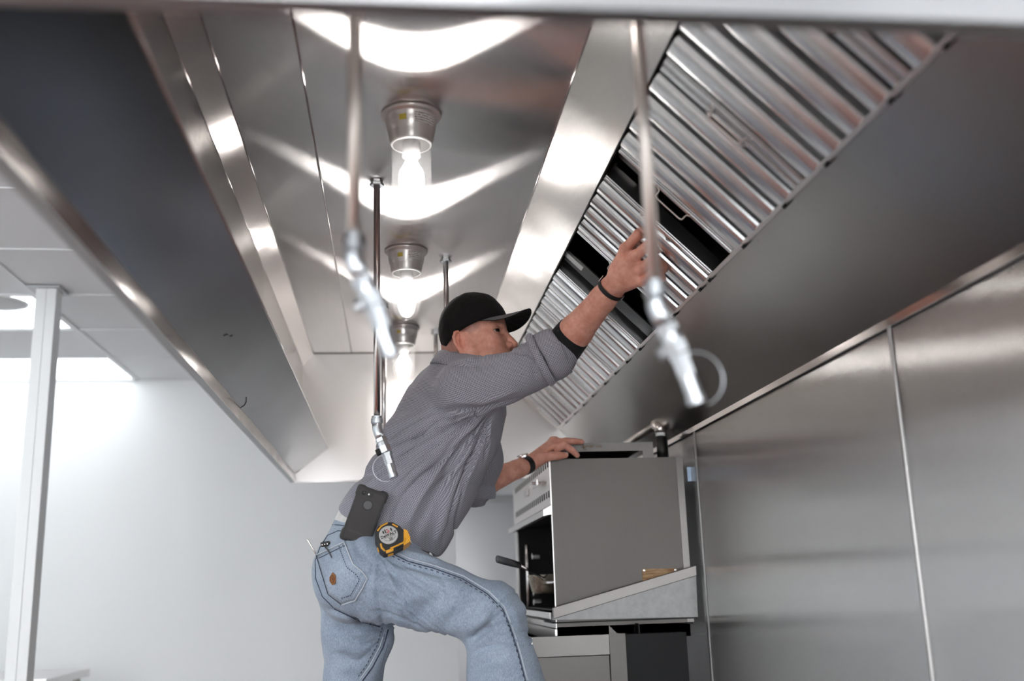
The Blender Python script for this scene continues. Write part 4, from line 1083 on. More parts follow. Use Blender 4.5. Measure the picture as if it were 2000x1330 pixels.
obj('back_pocket', poly_patch(J, pk, 6, .0025, 0), M_JEANS, jeans, smooth=True)
seam([pk[1], pk[2], pk[3], pk[4], pk[5], pk[6]], .0017, M_THREAD, .0032); seam([pk[0], pk[7], pk[6]], .0012, M_SEAMD, .0028); seam([pk[0], pk[1]], .0016, M_THREAD, .0032)
seam([(624, 1091), (676, 1066)], .0011, M_SEAMD, .003)
stitches([(668, 1066), (684, 1105), (700, 1119), (709, 1131), (690, 1166), (668, 1173)], .007, .0035, .0011, M_THREAD, .0034)
stitches([(663, 1068), (678, 1108), (695, 1122), (702, 1132), (686, 1161), (668, 1167)], .007, .0035, .0011, M_SEAMD, .0034)
# leather badge on the pocket
bc = J.hit(652, 1130, .0035); b1 = J.hit(652, 1118, .0035); b2 = J.hit(660, 1130, .0035)
bu = (b1-bc)/np.linalg.norm(b1-bc); br_ = (b2-bc); br_ -= bu*(br_@bu); br_ /= np.linalg.norm(br_); bn = np.cross(br_, bu)
hexp = [(0, .0165), (.0095, .010), (.0115, 0), (.009, -.013), (-.001, -.0165), (-.0105, -.006), (-.0105, .004)]
M_LEATHER = plain('tan_leather', (.22, .085, .025), .55, 0, .4, .35, 300)
bd = obj('pocket_badge', prism([bc+br_*x+bu*y for x, y in hexp], bn*.002), M_LEATHER, jeans, bev=.0005)
obj('badge_emblem', join(*[tube([bc+bn*.0022+br_*x0+bu*y0, bc+bn*.0022+br_*x1+bu*y1], .0006, 4) for x0, y0, x1, y1 in
    [(-.006, .004, 0, .009), (0, .009, .006, .003), (.006, .003, .004, -.007), (.004, -.007, -.001, -.010), (-.001, -.010, -.006, -.004), (-.006, -.004, -.006, .004), (-.002, .003, .002, -.004), (.002, .003, -.002, -.004)]]),
    plain('burnt_leather', (.06, .02, .006), .7), jeans)
# waistband and belt
seam([(641, 1024), (665, 1026), (690, 1030)], .0013, M_SEAMD); stitches([(640, 1029), (665, 1031), (690, 1035)], .007, .0035, .001, M_THREAD)
def band(center, axis, u, ru, rv_, h, th, n=64):
    axis = axis/np.linalg.norm(axis); u = u-axis*(u@axis); u /= np.linalg.norm(u); w = np.cross(axis, u); V, Fq = [], []
    pr = [(0, -h/2), (th, -h/2), (th, h/2), (0, h/2)]
    for i in range(n):
        a = 2*math.pi*i/n
        for t, hh in pr: V.append(center+u*math.cos(a)*(ru+t)+w*math.sin(a)*(rv_+t)+axis*hh)
    for i in range(n):
        j = (i+1) % n
        for k in range(4): Fq.append([i*4+k, i*4+(k+1) % 4, j*4+(k+1) % 4, j*4+k][::-1])
    return np.array(V), Fq
wax = at(716, 1105, 2.97)-at(752, 1028, 2.97)
belt = obj('belt', band(at(747, 1045, 2.97), -wax, FD, .1375, .1585, .034, .003), plain('pale_belt_leather', (.55, .53, .52), .45, 0, .5, .35, 60), person, smooth=False)
for px, py in ((648, 1003), (690, 1000)):
    h = J.hit(px, 1030, 0)
# ------------------------------------------------------------------ shirt
g = Field((-.24, 2.50, .02), (.66, 3.36, .76), .0045)
g.ecap(T0-(T1-T0)*.25, T1, (.152, .174), (.152, .178), FD, .02); g.ecap(T1, T2, (.152, .178), (.152, .186), FD, .03)
g.ecap(T2, T3, (.152, .186), (.130, .190), FD, .03); g.ecap(T3, T4, (.126, .186), (.070, .140), FD, .04)
g.cap(T4-np.array([0, 0, .012]), at(890, 738, 2.935), .072, .062, .03)
g.cap(T3, RS-np.array([0, 0, .015]), .10, .074, .04); g.cap(T3, LS, .10, .080, .04)
g.cap(at(905, 764, 2.80), at(985, 742, 2.755), .075, .0645, .03); g.cap(at(985, 742, 2.755), at(1078, 697, 2.702), .0655, .068, .015)
sl_ax = (at(1126, 660, 2.685)-at(1050, 700, 2.715)); sl_ax /= np.linalg.norm(sl_ax)
cc = at(1080, 691, 2.70)
g.cap(cc-sl_ax*.030, cc+sl_ax*.008, .067, .0655, .004)
g.cut(cc+sl_ax*.022, sl_ax, .003) if False else None
g.cap(LS, at(935, 900, 3.17), .088, .076, .03); g.cap(at(935, 900, 3.17), at(926, 948, 3.20), .076, .068, .02)
g.cap(at(952, 845, 2.93), at(962, 880, 2.93), .012, .010, .012)
# shirt tail: cut on a sloping plane over the waistband
hemd = at(866, 1085, 2.98)-at(655, 988, 2.98); hn = np.cross(hemd, at(765, 1066, 2.80)-at(765, 1037, 2.98)); hn = hn if hn[2] < 0 else -hn
g.cut(at(866, 1083, 2.98), hn, .006)
sv_, sq_ = g.mesh(2); S = Surf(sv_, sq_)
def slot(pts, w, d): S.fold(pts, w, d*1.5)
for pts, w, d in [
    # long folds from the armpit fanning down to the waist
    ([(965, 800), (930, 880), (890, 970), (860, 1060)], .012, -.012), ([(955, 830), (915, 920), (880, 1000), (845, 1060)], .012, .007), ([(945, 815), (890, 900), (840, 990), (805, 1050)], .013, -.009),
    ([(925, 815), (865, 890), (800, 970), (770, 1030)], .014, -.007), ([(935, 820), (880, 890), (820, 980), (790, 1040)], .012, .006), ([(900, 815), (840, 880), (770, 945), (720, 990)], .014, -.007), ([(915, 810), (850, 870), (785, 935)], .014, .006),
    ([(880, 805), (820, 850), (750, 900), (690, 945)], .013, -.008), ([(870, 830), (800, 880), (740, 925), (690, 965)], .012, .007), ([(850, 850), (780, 905), (720, 945), (675, 975)], .012, -.008),
    ([(840, 900), (790, 935), (730, 970)], .012, .006), ([(870, 790), (820, 820), (770, 850), (730, 880)], .012, -.006), ([(905, 770), (850, 800), (790, 815)], .012, .005),
    # sleeve folds
    ([(870, 800), (930, 800), (1000, 785), (1060, 760)], .010, -.008), ([(885, 785), (940, 785), (1010, 765)], .010, .005), ([(895, 705), (920, 740), (915, 790)], .014, -.005), ([(925, 700), (955, 735), (960, 780)], .014, -.004),
    ([(985, 690), (1010, 720), (1020, 765)], .013, -.005), ([(1020, 680), (1040, 705), (1050, 750)], .010, -.007), ([(1035, 690), (1052, 712), (1062, 745)], .008, .006), ([(860, 720), (900, 712), (960, 700)], .012, .004),
    ([(1045, 665), (1060, 685), (1070, 720), (1080, 745)], .008, -.010), ([(900, 860), (870, 930), (850, 1000)], .012, -.005), ([(820, 715), (850, 745), (862, 790)], .014, -.004), ([(790, 770), (830, 790), (860, 830)], .014, .004)]:
    slot(pts, w, d)
S.refresh()
S.radial((965, 790), (88, 178), 6.5, .011, 40, 380, 1.0)
S.radial((1100, 700), (168, 205), 9.0, .007, 30, 260, 5.0)
S.V = inflate_noise(S.V, S.Nn, .007, 11.0, 3.0); S.refresh()
shirt = obj('shirt', (S.V, S.Q), M_SHIRT, person, smooth=True)
CL_AX = [(T0-(T1-T0)*.3, T3+(T3-T2)*.6, .165), (RS, at(1094, 685, 2.695), .075), (LS, at(932, 965, 3.20), .075)]
def o_verts(o):
    w = WL[o.name]-np.array([0, 0, Z0]); return np.array([v.co[:] for v in o.data.vertices])+w
cloth_coords(shirt, S.V, CL_AX)
# turned-up cuff on the raised sleeve
def cuff(c, ax, r0, r1, L_, th, wob, name, mat, n=56, seed=0):
    ax = ax/np.linalg.norm(ax); u = np.cross(ax, [0, 0, 1.]); u /= np.linalg.norm(u); w = np.cross(ax, u); V, Fq = [], []
    pr = [(-.5, -.2), (-.5, .6), (-.3, 1), (0, 1.1), (.3, 1), (.5, .6), (.5, -.2), (.42, -1.0), (-.3, -1.0)]
    m = len(pr)
    for i in range(n):
        a = 2*math.pi*i/n
        for t, q_ in pr:
            r = r0+(r1-r0)*(t+.5)+th*q_+wob*(math.sin(3*a+seed+t*2)+.6*math.sin(5*a+2*seed-t*3)); V.append(c+ax*L_*(t+.06*math.sin(2*a+seed))+(u*math.cos(a)+w*math.sin(a))*r)
    for i in range(n):
        j = (i+1) % n
        for k in range(m): Fq.append([i*m+k, j*m+k, j*m+(k+1) % m, i*m+(k+1) % m])
    o = obj(name, (np.array(V), Fq), mat, person, smooth=True); cloth_coords(o, np.array(V), CL_AX[1:]); return o
plabel(cuff(at(1080, 691, 2.699), sl_ax, .0665, .0660, .056, .004, .0018, 'rolled_cuff', M_SHIRT, seed=1), 'rolled grey checked cuff')
cuff(at(1056, 703, 2.705), sl_ax, .072, .0695, .022, .006, .0030, 'cuff_fold', M_SHIRT, seed=4)
lax2 = LE-at(936, 890, 3.165)
cuff(at(928, 962, 3.20), np.array([.1, .1, -1.]), .062, .058, .045, .004, .002, 'rolled_cuff', M_SHIRT, seed=2)
# black undersleeve
ua = at(1090, 690, 2.694); ub = at(1125, 645, 2.668); uax = (ub-ua)/np.linalg.norm(ub-ua)
plabel(obj('undersleeve', tube([ua, ua+(ub-ua)*.4, ua+(ub-ua)*.8, ub, ub+uax*.002], [.054, .053, .051, .0495, .0455], 40), M_BLACKC, person, smooth=True), 'black undersleeve')
obj('undersleeve_stitch', tube([at(1112, 662, 2.678)+(np.cross(uax, [0, 0, 1.])/np.linalg.norm(np.cross(uax, [0, 0, 1.]))*math.cos(a)+np.cross(uax, np.cross(uax, [0, 0, 1.])/np.linalg.norm(np.cross(uax, [0, 0, 1.])))*math.sin(a))*.0508+uax*.004 for a in arc(0, 2*math.pi*47/48, 48)], .0007, 4, closed=True), plain('brown_thread', (.16, .07, .04), .8), person, smooth=True)
# collar
def collar():
    c0 = hp(-3.0, .5, -4.7); axn = hp(-2.9, 0, 0)-at(886, 748, 2.93); axn /= np.linalg.norm(axn)
    u = hf-axn*(hf@axn); u /= np.linalg.norm(u); w = np.cross(axn, u); V, Fq = [], []; n = 44
    pr = [(0, -.030), (.004, .004), (.007, .010), (.012, .006), (.022, -.020), (.026, -.034), (.018, -.036), (.010, -.034)]
    m = len(pr)
    for i in range(n):
        a = 2*math.pi*i/n
        ru, rw = 6.7*hs, 7.0*hs
        for t, hh in pr: V.append(c0+u*math.cos(a)*(ru+t)+w*math.sin(a)*(rw+t)+axn*(hh-.010*math.cos(a)+.012*max(0, -math.cos(a))))
    for i in range(n):
        j = (i+1) % n
        for k in range(m): Fq.append([i*m+k, i*m+(k+1) % m, j*m+(k+1) % m, j*m+k])
    return np.array(V), Fq
_c = collar(); cloth_coords(obj('collar', _c, M_SHIRT, person, smooth=True), _c[0], [(hp(-3.6, 0, -9), hp(-3.4, 0, -3), .09)])
# boots (below the picture) and the platform he stands on
for nm, an, y in (('r', ANR, 2.80), ('l', ANL, 3.12)):
    a = np.array([an[0], an[1], an[2]-.01])
    f = Field(a+np.array([-.12, -.09, -.14]), a+np.array([.26, .09, .12]), .008)
    f.cap(a+np.array([0, 0, .06]), a+np.array([0, 0, -.05]), .055, .055, .02); f.ecap(a+np.array([-.02, 0, -.065]), a+np.array([.15, 0, -.075]), (.05, .045), (.035, .05), (0, 0, 1), .04); f.cut(a+np.array([0, 0, -.105]), (0, 0, -1), .003)
    obj('boot', f.mesh(2), plain('dark_work_boot', (.03, .022, .017), .6), person, smooth=True)
SOLE_R, SOLE_L = ANR[2]-.115, ANL[2]-.115
pf = thing('step_platform', 'grey metal two-step work platform under his boots, below the picture', 'platform', (.1, 2.95, -Z0))
M_PLAT = steel('platform_steel', (.3, .3, .3), .5)
obj('tread', box((ANL[0]-.18, 2.62, SOLE_L-.035), (ANL[0]+.22, 3.28, SOLE_L)), M_PLAT, pf, bev=.004)
obj('tread', box((ANR[0]-.14, 2.62, SOLE_R-.035), (ANR[0]+.06, 3.05, SOLE_R)), M_PLAT, pf, bev=.004)
for x_, y_, z_ in ((ANL[0]-.16, 2.66, SOLE_L), (ANL[0]-.16, 3.24, SOLE_L), (ANR[0]+.04, 2.66, SOLE_R), (ANR[0]+.04, 3.01, SOLE_R), (ANR[0]-.11, 2.66, SOLE_R), (ANR[0]-.11, 3.01, SOLE_R)):
    obj('leg', box((x_-.016, y_-.016, -Z0+.012), (x_+.016, y_+.016, z_-.035)), M_PLAT, pf)
# things worn and carried
def band_thing(name, label, cat, c, ax, u, ru, rv_, h, th, mat):
    t = thing(name, label, cat, c)
    obj('strap', band(c, ax, u, ru, rv_, h, th, 48), mat, t, bev=.0006)
    return t
rax = (RW-RE)/np.linalg.norm(RW-RE)
rn = -CF-rax*(-CF@rax); rn /= np.linalg.norm(rn)
wbc = at(1193, 565, 2.502)
wb = band_thing('wristband', 'thin black fitness band around the raised wrist', 'wristband', wbc, rax, rn, .0285, .0358, .013, .0016, M_STRAP)
side = np.cross(rax, rn)
obj('clasp', obox(wbc+side*.0372-rn*.002, [rax, rn, side], (.011, .010, .004)), M_CAST, wb, bev=.001)
obj('clasp_ring', tube([wbc-side*.038+rax*(.008+.010*math.cos(a))+side*(-.004*0)+rn*(.006*math.sin(a)) for a in arc(0, 2*math.pi*15/16, 16)], .0008, 6, closed=True), M_COPPER, wb, smooth=True)
wc = at(1026, 909, 3.328)
lside = np.cross(lax, lnrm)
wt = band_thing('wristwatch', 'black wristwatch with steel case on the wrist over the broiler', 'watch', wc, lax, lnrm, .0285, .0355, .021, .0028, M_STRAP)
obj('case', lathe(wc+lnrm*.029, [(.0, -.002), (.019, -.002), (.020, 0), (.020, .006), (.0175, .009), (.0, .0092)], 28, lnrm, lax), M_CHROME, wt, smooth=False)
obj('buckle', join(obox(wc+np.sign(-lside[1])*lside*.0395*-1 if False else wc-CF*.0385-lnrm*.006, [lax, np.cross(lax, -CF), -CF], (.026, .018, .003))), M_BLACK, wt, bev=.001)
obj('buckle_bar', tube([wc-CF*.0405-lnrm*.0-lax*.013, wc-CF*.0405+lax*.013], .0012, 6), M_CHROME, wt)
# phone in a rugged case clipped at the belt
def cam_basis(ang, tilt_up=0.0, tilt_r=0.0):
    """axes of something facing the camera side: x along image angle ang (deg, counter-clockwise), tilted back"""
    a = math.radians(ang); x = CR*math.cos(a)+CU*math.sin(a); y = -CR*math.sin(a)+CU*math.cos(a); z = -CF
    x2 = x*math.cos(tilt_r)+z*math.sin(tilt_r); z2 = np.cross(x2, y); y2 = y*math.cos(tilt_up)+z2*math.sin(tilt_up); z3 = np.cross(x2, y2)
    return np.array([x2, y2, z3])
def rrect(w, h, r, n=5):
    p = []
    for cx, cy, a0 in ((w/2-r, h/2-r, 0), (-w/2+r, h/2-r, 90), (-w/2+r, -h/2+r, 180), (w/2-r, -h/2+r, 270)):
        for k in range(n): a = math.radians(a0+90*k/(n-1)); p.append((cx+r*math.cos(a), cy+r*math.sin(a)))
    return p
def text_geo(s, size, ext=.0004, off=0.0):
    cu = bpy.data.curves.new('t', 'FONT'); cu.body = s; cu.size = size; cu.extrude = ext; cu.offset = off; cu.align_x = 'CENTER'; cu.align_y = 'CENTER'; cu.resolution_u = 3
    o = bpy.data.objects.new('t', cu); COL.objects.link(o); dg = bpy.context.evaluated_depsgraph_get(); me = o.evaluated_get(dg).to_mesh()
    V = np.array([v.co[:] for v in me.vertices]); Fq = [list(p.vertices) for p in me.polygons]
    o.evaluated_get(dg).to_mesh_clear(); bpy.data.objects.remove(o); bpy.data.curves.remove(cu)
    return V, Fq
def place(geo, c, A): return np.asarray(c)+np.asarray(geo[0])@A, geo[1]
A = cam_basis(-20.5, -.10, -.16)
hb = min(np.linalg.norm(h@CF) if (h := s_.hit(px, py)) is not None else 9 for s_ in (J, S) for px, py in ((690, 1010), (715, 1000), (725, 1030), (700, 1035)))
pc_ = atd(711, 1007, hb-.022)
ph = thing('phone', 'black phone in a rugged case clipped to the belt', 'phone', pc_)
loc3 = lambda p, z: pc_+A[0]*p[0]+A[1]*p[1]+A[2]*z
pw, phh = .080, .148
obj('case_body', prism([loc3(p, -.008) for p in rrect(pw, phh, .012)], A[2]*.016), plain('matte_black_case', (.022, .020, .020), .55), ph, bev=.002)
for sx_, sy_ in ((-1, 1), (1, 1), (1, -1), (-1, -1)):
    obj('corner_bumper', prism([loc3((sx_*(pw/2-.010)+p[0], sy_*(phh/2-.014)+p[1]), -.012) for p in rrect(.026, .034, .009)], A[2]*.0185), M_BLACK, ph, bev=.002)
obj('back_plate', prism([loc3(p, .0078) for p in rrect(pw-.012, phh-.014, .009)], A[2]*.0014), plain('case_back', (.030, .027, .027), .5), ph, bev=.0006)
obj('camera_window', prism([loc3((p[0]-.012, p[1]+.058), .0088) for p in rrect(.034, .013, .006)], A[2]*.0009), M_BLACK, ph)
obj('camera_lens', lathe(loc3((-.022, .058), .0096), [(0, .0006), (.0042, .0006), (.0048, 0)], 18, A[2], A[0]), plain('lens_glass', (.01, .01, .014), .05), ph)
obj('flash', lathe(loc3((-.008, .058), .0096), [(0, .0006), (.0023, .0006), (.0026, 0)], 14, A[2], A[0]), plain('flash_white', (.85, .85, .8), .3), ph)
obj('logo_ring', lathe(loc3((-.001, .030), .0090), [(.0145, 0), (.0145, .0010), (.0115, .0010), (.0115, 0)], 28, A[2], A[0]), M_BLACK, ph)
obj('logo_disc', lathe(loc3((-.001, .030), .0090), [(0, .0003), (.0112, .0003), (.0115, 0)], 28, A[2], A[0]), plain('logo_disc_grey', (.10, .10, .105), .35), ph)
obj('case_lettering', place(text_geo('OtterBox', .0095, .0002, .0002), loc3((-.008, -.047), .0094), A), plain('faint_lettering', (.050, .046, .046), .4), ph)
obj('belt_clip', obox(loc3((0, 0), -.014), A, (.04, .09, .006)), M_BLACK, ph)
# tape measure
A2 = cam_basis(20, -.42, -.32)
hb2 = min((h@CF) if (h := s_.hit(px, py)) is not None else 9 for s_ in (J, S) for px, py in ((745, 1050), (765, 1045), (785, 1055), (765, 1075)))
tc_ = atd(761, 1052, hb2-.036)
tm = thing('tape_measure', 'black and yellow tape measure clipped to the belt beside the phone', 'tape measure', tc_)
l3 = lambda p, z: tc_+A2[0]*p[0]+A2[1]*p[1]+A2[2]*z
M_TBLK = plain('tape_black_rubber', (.018, .018, .019), .5, 0, .4, .4, 300, .0006); M_TYEL = plain('tape_yellow', (.70, .33, .015), .4)
body = [(-.036, -.024), (-.030, -.037), (.0, -.038), (.034, -.036), (.040, -.026), (.040, -.004), (.034, .016), (.022, .032), (.004, .039), (-.016, .037), (-.030, .026), (-.037, .008)]
obj('housing', prism([l3(p, -.024) for p in body], A2[2]*.046), M_TBLK, tm, bev=.004)
plabel(obj('yellow_face', join(tube([l3((-.029, -.010), .0235), l3((-.031, -.020), .0225), l3((-.026, -.032), .020)], .0028, 8), tube([l3((-.024, .025), .0228), l3((-.010, .033), .0228), l3((.008, .0345), .0228)], .0022, 8),
    tube([l3((.018, .027), .0225), l3((.028, .014), .0228)], .0022, 8), tube([l3((-.012, -.031), .0225), l3((.010, -.031), .0225), l3((.026, -.030), .0225), l3((.034, -.020), .0225)], .0024, 8),
    prism([l3(p, -.020) for p in ((.022, -.0385), (.0425, -.034), (.0470, -.024), (.0470, -.004), (.0405, .004), (.036, -.006), (.030, -.020))], A2[2]*.043), prism([l3(p, .016) for p in ((-.026, -.0385), (-.006, -.0395), (-.004, -.033), (-.024, -.031))], A2[2]*.0065),
    prism([l3((-.0385, -.020), -.016), l3((-.0385, -.008), -.016), l3((-.0385, -.008), -.002), l3((-.0385, -.020), -.002)], A2[0]*.002)), M_TYEL, tm, bev=.0008), 'yellow accents of the housing')
obj('yellow_chip', prism([l3(p, -.014) for p in ((-.020, -.0395), (-.006, -.0405), (-.006, -.038), (-.020, -.037))], A2[2]*.012), M_TYEL, tm)
obj('face_disc', lathe(l3((-.002, .004), .0218), [(0, .0022), (.0225, .0022), (.0242, .0012), (.0245, 0)], 36, A2[2], A2[0]), plain('disc_silver', (.48, .48, .48), .4, .3), tm)
M_INK = plain('printed_black', (.012, .012, .012), .5)
fz = .0241
obj('face_lettering', join(place(text_geo('DeWALT', .0108, .0002, .0004), l3((-.002, .0035), fz), A2), place(text_geo('25\'', .0092, .0002, .0003), l3((.0, -.0085), fz), A2)), M_INK, tm)
obj('face_ring', join(tube([l3((-.002+.0175*math.cos(a), .003+.0160*math.sin(a)), fz) for a in arc(-2.6, -.55, 20)], .0005, 4), tube([l3((-.018, -.002), fz), l3((.014, -.002), fz)], .0004, 4)), M_INK, tm)
obj('flag_mark', join(*[obox(l3((x_, y_), fz), A2, (w_, h_, .0004)) for x_, y_, w_, h_ in ((-.012, .015, .004, .008), (-.0065, .0155, .003, .010), (.0095, .0145, .004, .008))]), M_INK, tm)
plabel(obj('flag_mark', join(*[obox(l3((x_, y_), fz+.0001), A2, (w_, h_, .0004)) for x_, y_, w_, h_ in ((-.001, .018, .005, .0025), (.001, .0135, .007, .002), (-.001, .0105, .009, .0018))]), plain('print_red', (.45, .03, .03), .5), tm), 'red mark')
obj('tape_hook', obox(l3((.0455, -.030), 0), A2, (.002, .012, .022)), M_CHROME, tm, bev=.0005)
# things in the back pocket
k0 = J.hit(640, 1066, .008)
kb = cam_basis(10)
pkn = thing('pocket_knife', 'black studded folding tool clipped over the pocket edge', 'tool', k0)
obj('handle', obox(k0, kb, (.026, .013, .010)), M_BLACK, pkn, bev=.003)
for i in range(3): obj('stud', lathe(k0+kb[0]*(-.008+.007*i)+kb[2]*.005, [(0, .0012), (.0016, .0008), (.002, 0)], 10, kb[2], kb[0]), M_CHROME, pkn)
cl_ = [J.hit(638, 1068, .011), J.hit(645, 1079, .006), J.hit(650, 1090, .005)]
obj('pocket_clip', tube(cl_, [.0024, .0028, .0016], 8, sq=.5), plain('clip_dark_steel', (.12, .12, .13), .3, 1.0), pkn, smooth=True)
s0 = J.hit(618, 1082, .002); 
s0 = s0 if s0 is not None else atd(618, 1078, 2.8)
s1 = atd(600, 1053, (s0@CF)-.005)
sd_ = thing('screwdriver', 'thin steel shaft sticking out of the back pocket', 'tool', s0)
obj('shaft', tube([s0+(s0-s1)*.4, s0, s1*.97+s0*.03, s1], [.0024, .0024, .0022, .0012], 8), M_CHROME, sd_, smooth=True)
obj('grip', tube([s0+(s0-s1)*.4, s0+(s0-s1)*.9], .006, 10), M_BLACK, sd_, smooth=True)

# ------------------------------------------------------------------ broiler on the steel wall
def atx(px, py, x):
    d = CF*FPX + CR*(px-1000) - CU*(py-665); return d*(x/d[0])
YN_ = 3.36
pTL, pTR, pBL, pBR = at(1075, 897, YN_), at(1340, 895, YN_), at(1082, 1196, YN_), at(1352, 1196, YN_)
bx0, bx1, bz1, bz0 = .520, .972, pTL[2], -.128
by1 = 4.42
br = thing('broiler', 'stainless steel upright broiler under the hood beside the steel wall', 'broiler', (.75, 3.9, bz0))
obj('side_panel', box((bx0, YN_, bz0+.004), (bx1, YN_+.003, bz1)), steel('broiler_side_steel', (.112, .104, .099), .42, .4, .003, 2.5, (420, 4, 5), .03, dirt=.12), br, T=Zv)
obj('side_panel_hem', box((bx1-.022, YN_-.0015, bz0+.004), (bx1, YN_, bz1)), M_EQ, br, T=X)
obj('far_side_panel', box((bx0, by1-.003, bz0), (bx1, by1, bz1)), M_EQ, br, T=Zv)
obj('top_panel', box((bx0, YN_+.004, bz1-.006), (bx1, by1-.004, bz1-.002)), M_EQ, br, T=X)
obj('back_panel', box((bx1-.006, YN_+.004, bz0), (bx1-.001, by1-.004, bz1-.008)), M_DARKM, br)
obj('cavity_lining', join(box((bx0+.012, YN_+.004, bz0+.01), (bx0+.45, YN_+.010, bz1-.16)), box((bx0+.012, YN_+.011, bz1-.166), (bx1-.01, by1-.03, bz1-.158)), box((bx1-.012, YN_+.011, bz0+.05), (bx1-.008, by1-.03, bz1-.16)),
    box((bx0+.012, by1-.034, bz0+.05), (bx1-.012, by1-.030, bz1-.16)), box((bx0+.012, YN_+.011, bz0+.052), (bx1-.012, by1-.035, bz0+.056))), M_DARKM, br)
M_FACE = steel('broiler_face_steel', (.80, .76, .74), .34, .0, .002, 4.0)
fp_ = obj('control_panel', box((bx0-.004, YN_+.002, bz1-.150), (bx0, by1, bz1)), M_FACE, br)
for row, zc in enumerate((bz1-.012, bz1-.112)):
    for i in range(19):
        y = YN_+.035+.052*i
        obj('vent_slot', box((bx0-.0050, y-.011, zc-.011), (bx0-.0036, y+.011, zc+.011)), M_DARKM, fp_)
hd = atx(1050, 944, bx0-.02)
obj('latch', join(tube([hd+np.array([.018, 0, 0]), hd+np.array([-.022, 0, 0])], .006, 12), box(hd+np.array([-.012, -.040, -.012]), hd+np.array([-.002, .050, .012])), tube([hd+np.array([-.005, .06, 0]), hd+np.array([-.005, .085, 0])], .012, 12)), M_CHROME, br, bev=.002)
hb_ = atx(1031, 963, bx0-.004)
obj('square_button', box(hb_+np.array([-.012, -.035, -.013]), hb_+np.array([0, .035, .013])), M_EQB, br, bev=.003)
# projecting lip over the opening
lipz = bz1-.150
obj('front_hood_lip', prism([(bx0, YN_+.004, lipz), (bx0-.030, YN_+.004, lipz-.016), (bx0-.030, YN_+.004, lipz-.036), (bx0, YN_+.004, lipz-.030)], (0, by1-YN_, 0)), M_EQB, br)
obj('door_jamb', box((bx0-.003, by1-.05, bz0+.05), (bx0+.004, by1, lipz-.03)), M_EQB, br)
obj('near_jamb', box((bx0-.003, YN_+.003, bz0+.05), (bx0+.002, YN_+.010, lipz-.03)), M_EQB, br)
obj('front_rod', tube([(bx0+.02, by1-.22, bz0+.05), (bx0+.02, by1-.22, bz0+.30)], .008, 10), M_CHROME, br, smooth=True)
for zz in (.075, .11, .25):
    obj('guide_pin', tube([(bx0+.02, by1-.36, bz0+zz), (bx0+.05, by1-.36, bz0+zz)], .012, 10), M_CHROME, br)
rk = [tube([(bx0+.03, YN_+.05+.03*i, bz0+.150), (bx0+.36, YN_+.05+.03*i, bz0+.150)], .003, 6) for i in range(24)]
rk += [tube([(bx0+.03, YN_+.04, bz0+.146), (bx0+.03, by1-.30, bz0+.146)], .005, 8), tube([(bx0+.36, YN_+.04, bz0+.146), (bx0+.36, by1-.30, bz0+.146)], .005, 8)]
o = obj('wire_rack', join(*rk), M_CHROME, br, smooth=True)
# drip tray, apron and base below the opening
obj('drip_tray', prism([(bx0, YN_+.02, bz0+.044), (bx0-.020, YN_+.02, bz0+.050), (bx0-.020, YN_+.02, bz0+.030), (bx0, YN_+.02, bz0+.016)], (0, by1-YN_-.02, 0)), M_EQB, br)
obj('tray_end', box((bx0-.016, YN_+.003, bz0+.020), (bx0+.004, YN_+.0195, bz0+.048)), M_BLACK, br)
obj('apron', box((bx0-.003, YN_+.003, bz0), (bx0, by1, bz0+.042)), M_EQB, br)
obj('base', box((bx0+.002, YN_+.012, bz0-.040), (bx1-.01, by1, bz0-.002)), M_EQ, br)
obj('base_front', box((bx0-.006, YN_+.008, bz0-.040), (bx0+.001, by1, bz0-.003)), M_EQB, br)
# raised flue frame on top
q0, q1 = at(1100, 866, 3.40), at(1277, 893, 3.40); qi = at(1255, 880, 3.40)
fl = join(box((q0[0], 3.40, qi[2]), (q1[0], 3.404, q0[2])), box((qi[0], 3.40, bz1), (q1[0], 3.404, qi[2])), box((q0[0], 3.404, q0[2]-.004), (q1[0], 4.2, q0[2])), box((q1[0]-.004, 3.75, bz1), (q1[0], 4.2, q0[2]-.004)),
          box((q0[0], 3.80, bz1), (q1[0]-.004, 3.804, q0[2]-.004)), box((qi[0]-.012, 3.404, bz1), (qi[0], 3.80, bz1+.006)))
obj('flue_frame', fl, M_EQ, br, T=X)
obj('flue_lining', join(box((q0[0], 3.79, bz1), (q1[0]-.005, 3.799, q0[2]-.005)), box((q0[0]+.001, 3.406, bz1+.0005), (qi[0]-.014, 3.789, bz1+.0015)), box((q0[0]+.001, 3.406, q0[2]-.0065), (q1[0]-.005, 3.789, q0[2]-.0045))), M_DARKM, br)  # dark sheets put the shade of the flue opening into colour
M_BURN = plain('burnt_print', (.10, .055, .02), .8)
gl_ = []; px_ = 1145.0                                        # worn print, no longer readable: short strokes of uneven length
while px_ < 1176:
    w_ = rnd.uniform(.8, 2.6)
    if not 1161 < px_ < 1164:
        p_ = at(px_, 871.5+rnd.uniform(-.6, .6), 3.3992); gl_.append(box(p_-np.array([w_*.0007, 0, rnd.uniform(.0025, .0050)]), p_+np.array([w_*.0007, .0007, rnd.uniform(.0025, .0050)])))
    px_ += w_+.7
obj('worn_print', join(*gl_), M_BURN, br)
tb = at(1139, 873.5, 3.3985)
obj('burnt_mark', join(box(tb+np.array([-.008, 0, -.0015]), tb+np.array([.010, .0008, .0015])), box(tb+np.array([-.0005, 0, -.008]), tb+np.array([.0035, .0008, .008])), box(tb+np.array([.003, 0, -.009]), tb+np.array([.012, .0008, -.007]))), M_BURN, br)
